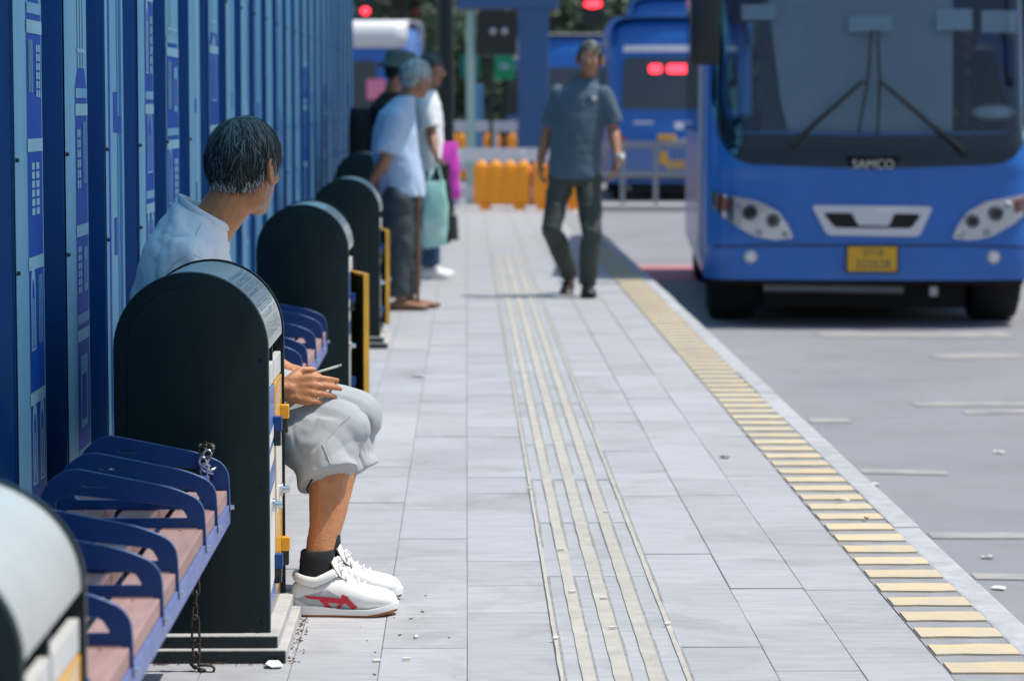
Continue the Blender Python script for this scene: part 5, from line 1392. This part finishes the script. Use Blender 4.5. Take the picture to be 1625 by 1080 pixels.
for h, k, a in ((hA, kA, aA), (hB, kB, aB)): leg_cloth(bm, h, k, a, .105, .085, .075, a)
remesh('trousers', bm, 'greytr', pm, .009, 4, folds(.014, (8, 8, 11), .008))
for a in (aA, aB): shoe(pm, V((a.x - .06, a.y, 0)), (1, -.12), .26, .095, ('skin2', 'sandal', None), .62, name='sandal')
settle(pm)
cn = thing('walking_cane', 'thin brown wooden cane standing beside the stooped man', 'cane', (dpx(663, 482, -.1).x, Y - .1, 0))
bm = BM(); tube(bm, [V((0, 0, .0)), V((.0, 0, .45)), V((.01, 0, .72)), V((.0, .0, .77)), V((-.03, 0, .80)), V((-.07, 0, .79)), V((-.085, 0, .75))], .011, 8); obj('shaft', bm, 'wood', cn, 60)
bm = BM(); cone(bm, (0, 0, -.001), .015, (0, 0, .03), .0135); obj('ferrule', bm, 'black', cn, 40)

# person in the white T-shirt with carrier bags
Y = 21.0
tm = thing('person', 'person in white T-shirt and jeans holding a pink and a mint bag', 'person', (dpx(682, 435).x, Y, 0))
C = dpx(684, 110, .02); F, Rr, U = axes((.9, -.25, -.12))
bm = BM(); head_prims(bm, C, F, Rr, U, 1.0); neck = dpx(676, 145, .02); cap(bm, neck, .056, C + F * -.02 - U * .05, .053)
sA, sB = dpx(676, 165, -.19), dpx(676, 165, .2); eA, eB = dpx(686, 218, -.22), dpx(684, 222, .22); wA, wB = dpx(690, 238, -.30), dpx(700, 232, .1)
cap(bm, sA, .034, sB, .034); cap(bm, neck, .06, dpx(674, 220), .1); cap(bm, dpx(674, 220), .1, dpx(676, 285), .105)
for s, e, w in ((sA, eA, wA), (sB, eB, wB)): cap(bm, s, .038, e, .036); cap(bm, e, .038, e.lerp(w, .3), .039); cap(bm, e.lerp(w, .3), .039, w, .026)
hand_prims(bm, wA, (.2, -.2, -.9), (.9, .2, .2), 1.0, 45, 1); hand_prims(bm, wB, (.4, -.1, -.8), (-.8, .2, .2), 1.0, 45, -1)
hA, hB = dpx(676, 285, -.09), dpx(676, 285, .09); kA, kB = dpx(680, 360, -.09), dpx(682, 360, .09); aA, aB = dpx(676, 422, -.09), dpx(682, 420, .10)
for h, k, a in ((hA, kA, aA), (hB, kB, aB)): cap(bm, h, .07, k, .05); cap(bm, k, .05, a, .03); cap(bm, a, .03, a + V((.02, 0, -.045)), .03)
body = remesh('body', bm, 'skin2', tm, .007, 4); eyes(body, C, F, Rr, U)
hair(tm, C, F, Rr, U, 1.0, 900, .004, grey=.03, white=0, seed=9)
bm = BM(); torso(bm, [(dpx(678, 292), .13, .175, 0), (dpx(677, 240), .132, .18, 0), (dpx(676, 195), .13, .19, 0), (dpx(676, 165), .11, .185, 0), (dpx(676, 150), .085, .12, 0), (dpx(677, 142), .066, .074, 0)])
for s, e in ((sA, eA), (sB, eB)): cap(bm, s, .068, s.lerp(e, .3), .068); cone(bm, s, .070, s.lerp(e, .72), .078, 18)
remesh('t_shirt', bm, 'tee', tm, .009, 4, folds(.014, (8, 8, 5), .006))
bm = BM(); torso(bm, [(dpx(677, 280), .12, .16, 0), (dpx(677, 300), .125, .165, 0), (dpx(677, 310), .12, .16, 0)])
for h, k, a in ((hA, kA, aA), (hB, kB, aB)): leg_cloth(bm, h, k, a, .10, .078, .07, a)
remesh('jeans', bm, 'jeans', tm, .010, 4, folds(.012, (8, 8, 11), .006))
for a in (aA, aB): shoe(tm, V((a.x - .07, a.y, 0)), (1, -.2), .26, .095, ('shoewhite', 'shoewhite', None), .9)
settle(tm)
def carrier(name, label, cpx, cpy, y, w, h, dpt, m, hang, printm=None, bulge=.35, rz=0):
    """soft bag: lofted cushion with two handles up to the hand"""
    c = P(cpx, cpy, y); t = thing(name, label, 'bag', (c.x, y, c.z - h / 2), rz)
    bm = BM(); rs = []
    for i in range(11):
        q = i / 10; k = (.93 + .10 * math.sin(math.pi * min(1, q * 1.15)) ** .7) * (1 - .10 * q); dk = dpt * (.45 + bulge * math.sin(math.pi * min(1, q * 1.1))) if q < .95 else dpt * .25
        rs.append([V((p.x, p.y, h * q + .02 * noise.noise(V((p.x * 6, p.y * 6, q * 3))))) for p in ring(V((.012 * noise.noise(V((q * 4, cpx, 0))), 0, 0)), V((1, 0, 0)), V((0, 1, 0)), w / 2 * k, dk, 28, 3.0)])
    loft(bm, rs)
    for v in bm.verts: v.co += V((noise.noise(v.co * 9 + V((cpx, 0, 0))) * .014, noise.noise(v.co * 10) * .016, 0))
    bg_ = obj('pouch', bm, m, t, 60)
    top = V(hang) - t.location; top.rotate(Matrix.Rotation(-rz, 3, 'Z'))
    bm = BM()
    for s in (-1, 1): tube(bm, [V((-w * .28, s * dpt * .2, h * .97)), V((top.x - .012, top.y + s * .012, top.z - .02)), V((top.x + .012, top.y + s * .012, top.z - .02)), V((w * .28, s * dpt * .2, h * .97))], .007, 6)
    obj('handle', bm, m, t, 60)
    if printm:
        bm = BM(); bvb = BVHTree.FromPolygons([v.co.copy() for v in bg_.data.vertices], [tuple(p.vertices) for p in bg_.data.polygons])
        def on(a, b):
            hh = bvb.ray_cast(V((a, -1, b)), V((0, 1, 0))); return (hh[0] - V((0, .004, 0))) if hh[0] else V((a, -dpt, b))
        patch(bm, rounded([(-w * .36, h * .12), (w * .36, h * .10), (w * .36, h * .50), (-w * .36, h * .42)], .03), on, .03); obj('pale_print', bm, printm, bg_)
    return t
carrier('pink_bag', 'bright pink plastic carrier bag held by the person in white', 709, 272, 21.0 - .05, .20, .42, .07, 'pinkbag', P(700, 236, 21.05) + V((.01, 0, -.06)))
carrier('mint_bag', 'pale mint tote bag hanging in front of the person in white', 690, 340, 20.62, .19, .47, .035, 'mint', P(690, 240, 20.68) + V((.01, 0, -.06)), 'mintlite')
carrier('black_bag', 'tall black shopping bag behind the mint tote bag', 700, 325, 20.85, .15, .58, .05, 'blackcl', P(698, 240, 20.95) + V((.01, 0, -.06)))

# person with the bucket hat
Y = 20.0
em_ = thing('person', 'person in grey bucket hat and black clothes behind the stooped man', 'person', (dpx(615, 455).x, Y, 0))
C = dpx(634, 112, .02); F, Rr, U = axes((.85, .3, -.15))
bm = BM(); head_prims(bm, C, F, Rr, U, .98); neck = dpx(622, 148, .02); cap(bm, neck, .054, C + F * -.02 - U * .05, .052)
sA, sB = dpx(612, 172, -.17), dpx(612, 172, .18); eA, eB = dpx(602, 232, -.2), dpx(604, 232, .2); wA, wB = dpx(620, 270, -.16), dpx(622, 270, .16)
cap(bm, sA, .034, sB, .034); cap(bm, neck, .06, dpx(606, 230), .1); cap(bm, dpx(606, 230), .1, dpx(606, 290), .105)
for s, e, w in ((sA, eA, wA), (sB, eB, wB)): cap(bm, s, .047, e, .037); cap(bm, e, .038, w, .026)
hand_prims(bm, wA, (.4, 0, -.8), (0, .9, 0), .95, 25, 1); hand_prims(bm, wB, (.4, 0, -.8), (0, -.9, 0), .95, 25, -1)
hA, hB = dpx(606, 295, -.09), dpx(606, 295, .09); kA, kB = dpx(608, 370, -.09), dpx(608, 370, .09); aA, aB = dpx(604, 434, -.09), dpx(606, 434, .10)
for h, k, a in ((hA, kA, aA), (hB, kB, aB)): cap(bm, h, .07, k, .05); cap(bm, k, .05, a, .03); cap(bm, a, .03, a + V((.02, 0, -.045)), .03)
body = remesh('body', bm, 'skin2', em_, .008, 4); eyes(body, C, F, Rr, U, .98)
hair(em_, C, F, Rr, U, .98, 400, .005, grey=.05, white=0, seed=12)
bm = BM(); rs = []
hc = C + U * .045 * 1
for rr_, u in ((.165, -.030), (.150, -.012), (.120, .010), (.116, .05), (.108, .075), (.09, .092), (.05, .098), (.01, .099)): rs.append(ring(hc + U * u, F, Rr, rr_, rr_ * .9, 28))
rs = [ring(hc + U * -.036, F, Rr, .163, .147, 28)] + rs
for q in rs:
    for p in q: p += U * .006 * noise.noise(p * 14)
loft(bm, [ring(hc + U * -.008, F, Rr, .112, .1, 28)] + rs, cap=True); obj('bucket_hat', bm, 'hatgrey', em_, 60)
bm = BM(); torso(bm, [(dpx(606, 300), .13, .17, 0), (dpx(606, 245), .13, .175, 0), (dpx(607, 200), .128, .185, 0), (dpx(611, 172), .11, .175, 0), (dpx(617, 155), .08, .115, 0), (dpx(621, 147), .062, .07, 0)])
for s, e, w in ((sA, eA, wA), (sB, eB, wB)): cap(bm, s, .064, e, .055); cone(bm, e, .055, e.lerp(w, .9), .042, 14)
remesh('jacket', bm, 'blackcl', em_, .010, 4, folds(.012, (8, 8, 5), .006))
bm = BM(); torso(bm, [(dpx(606, 285), .12, .16, 0), (dpx(606, 305), .125, .165, 0), (dpx(606, 315), .12, .16, 0)])
for h, k, a in ((hA, kA, aA), (hB, kB, aB)): leg_cloth(bm, h, k, a, .10, .078, .07, a)
remesh('trousers', bm, 'blackcl', em_, .011, 4, folds(.010, (8, 8, 11), .005))
for a in (aA, aB): shoe(em_, V((a.x - .07, a.y, 0)), (1, -.1), .25, .092, ('leather', 'black', None), .9)
bm = BM(); ctr = dpx(572, 222, -.02)
rs = []
for i in range(9):
    q = i / 8; k = math.sin(math.pi * (.12 + .76 * q)) ** .4; rs.append(ring(ctr + V((.02 * math.sin(q * 3), 0, -.22 + .44 * q)), V((1, 0, 0)), V((0, 1, 0)), .105 * k, .15 * k, 24, 3))
loft(bm, rs); bp_ = obj('backpack', bm, 'blackcl', em_, 60)
bm = BM()
for s in (-1, 1): tube(bm, [ctr + V((.10, s * .1, .17)), dpx(612, 160, 0) + V((.0, s * .11, .03)), dpx(640, 190, 0) + V((.02, s * .12, 0)), dpx(630, 245, 0) + V((.02, s * .13, 0)), ctr + V((.10, s * .11, -.15))], .016, 8)
obj('strap', bm, 'blackcl', bp_, 60)
settle(em_)

# driver behind the windscreen
dv = thing('person', 'driver in dark clothes behind the windscreen of the arriving bus', 'person', (0, 0, 0))
bm = BM(); o_ = V((.78, 1.12, 1.40)); C = o_ + V((0, -.02, .72)); F, Rr, U = axes((0, -1, -.05)); head_prims(bm, C, F, Rr, U, 1.0)
cap(bm, o_ + V((0, 0, .5)), .06, C + V((0, .02, -.06)), .055); cap(bm, o_ + V((0, 0, .05)), .12, o_ + V((0, .02, .4)), .12)
for s in (-1, 1):
    e_ = o_ + V((s * .24, -.12, .18)); w_ = o_ + V((s * .17, -.36, .13)); cap(bm, o_ + V((s * .18, 0, .44)), .05, e_, .04); cap(bm, e_, .04, w_, .027); hand_prims(bm, w_, (-s * .3, -1, .1), (0, 0, -1), 1.0, 40, s)
body = remesh('body', bm, 'skin2', dv, .009, 4); eyes(body, C, F, Rr, U); hair(dv, C, F, Rr, U, 1.0, 300, .005, grey=.02, white=0, seed=15)
bm = BM(); torso(bm, [(o_ + V((0, .02, -.0)), .16, .13, 0), (o_ + V((0, .02, .2)), .17, .13, 0), (o_ + V((0, .02, .4)), .19, .12, 0), (o_ + V((0, .02, .5)), .12, .09, 0), (o_ + V((0, .02, .54)), .07, .07, 0)])
for s in (-1, 1): cap(bm, o_ + V((s * .18, 0, .44)), .066, o_ + V((s * .235, -.1, .2)), .055)
for s in (-1, 1): cap(bm, o_ + V((s * .09, 0, .07)), .085, o_ + V((s * .11, -.36, .06)), .07); cap(bm, o_ + V((s * .11, -.36, .06)), .07, o_ + V((s * .11, -.40, -.38)), .05)
remesh('uniform', bm, 'blackcl', dv, .012, 4)
dv.location = (busx, BUSY, -.30); dv.rotation_euler = (0, 0, R(-3.3))

# ================================================================== LITTER ON THE GROUND
def scrap(name, label, cat, px, py, w, h, m, group, z=0, seed=0):
    p = G(px, py, z); rr = random.Random(seed + px); bm = BM(); a = rr.uniform(0, 3.1); n = 7; top = []
    for i in range(n):
        q = 2 * math.pi * i / n; k = rr.uniform(.7, 1.15); top.append(V((w / 2 * k * math.cos(q), h / 2 * k * math.sin(q), .003 + rr.uniform(0, .008))))
    loft(bm, [[V((v.x, v.y, v.z - .0022)) for v in top], top]); o = obj(name, bm, m, None, None, (p.x, p.y, z + .002)); o.rotation_euler = (0, 0, a * .3); tag(o, label, cat, group); return o
def butt(px, py, ang, z=0.0035, lab='cigarette butt lying on the cream guide bars', L=.019):
    p = G(px, py, z); bm = BM(); cone(bm, (-L / 2, 0, .0033), .0033, (L / 2, 0, .0033), .0033, 8); o = obj('cigarette_butt', bm, 'butt', None, 40, (p.x, p.y, z + .001)); o.rotation_euler = (0, 0, ang)
    tag(o, lab, 'cigarette butt', 'cigarette butts on the pavement')
for px, py, a in ((840, 776, .2), (961, 813, -.1), (972, 997, .1), (1059, 991, .6), (881, 1014, .8), (958, 950, .1), (908, 940, .3), (890, 873, 0)): butt(px, py, a, .0055)
for px, py, a in ((645, 1047, .1), (660, 1012, 1.2), (598, 1050, .3)): butt(px, py, a, .001, 'cigarette butt lying on grey tiles beside the running shoes')
scrap('paper_scrap', 'white paper scrap on the grey tiles left of the guide bars', 'litter', 665, 598, .06, .1, 'paper', None)
scrap('paper_scrap', 'white paper scrap on the yellow striped edge', 'litter', 1337, 796, .045, .05, 'paper', None, .007)
scrap('paper_scrap', 'white torn paper in front of the litter bin plinth', 'litter', 433, 1058, .05, .05, 'paper', None)
scrap('dry_leaf', 'small dry brown leaf alone on the grey tiles', 'leaf', 1151, 727, .035, .05, 'leafdry', None)
scrap('dry_leaf', 'tiny dark leaf on the yellow striped edge', 'leaf', 1374, 824, .014, .02, 'leafdry', None, .007)
for px, py in ((1568, 886), (1585, 719), (1584, 935), (1390, 770)): scrap('road_litter', 'small white scrap lying on the grey asphalt', 'litter', px, py, .04, .06, 'paper', 'white scraps on the road', ROADZ)
bm = BM(); rr = random.Random(2)
for i in range(170):
    k = rr.random()
    if k < .6: x, y = rr.gauss(-.405, .010), rr.uniform(6.42, 7.2)
    elif k < .88: x, y = rr.uniform(-.72, -.42), rr.gauss(6.415, .008)
    else: x, y = rr.uniform(-.55, -.0), rr.uniform(6.2, 7.4)
    s = rr.uniform(.0007, .0019); a = rr.uniform(0, 3); z = .0022; u = V((math.cos(a), math.sin(a), 0)) * s * rr.uniform(1, 4); w = V((-math.sin(a), math.cos(a), 0)) * s; c = V((x, y, z))
    loft(bm, [[c - u - w, c + u - w, c + u + w, c - u + w], [c - u * .7 - w * .7 + V((0, 0, s)), c + u * .7 - w * .7 + V((0, 0, s)), c + u * .7 + w * .7 + V((0, 0, s)), c - u * .7 + w * .7 + V((0, 0, s))]])
tag(obj('grit', bm, 'sandal'), 'brown grit and crumbs gathered along the bin plinth', 'grit', None, 'stuff')
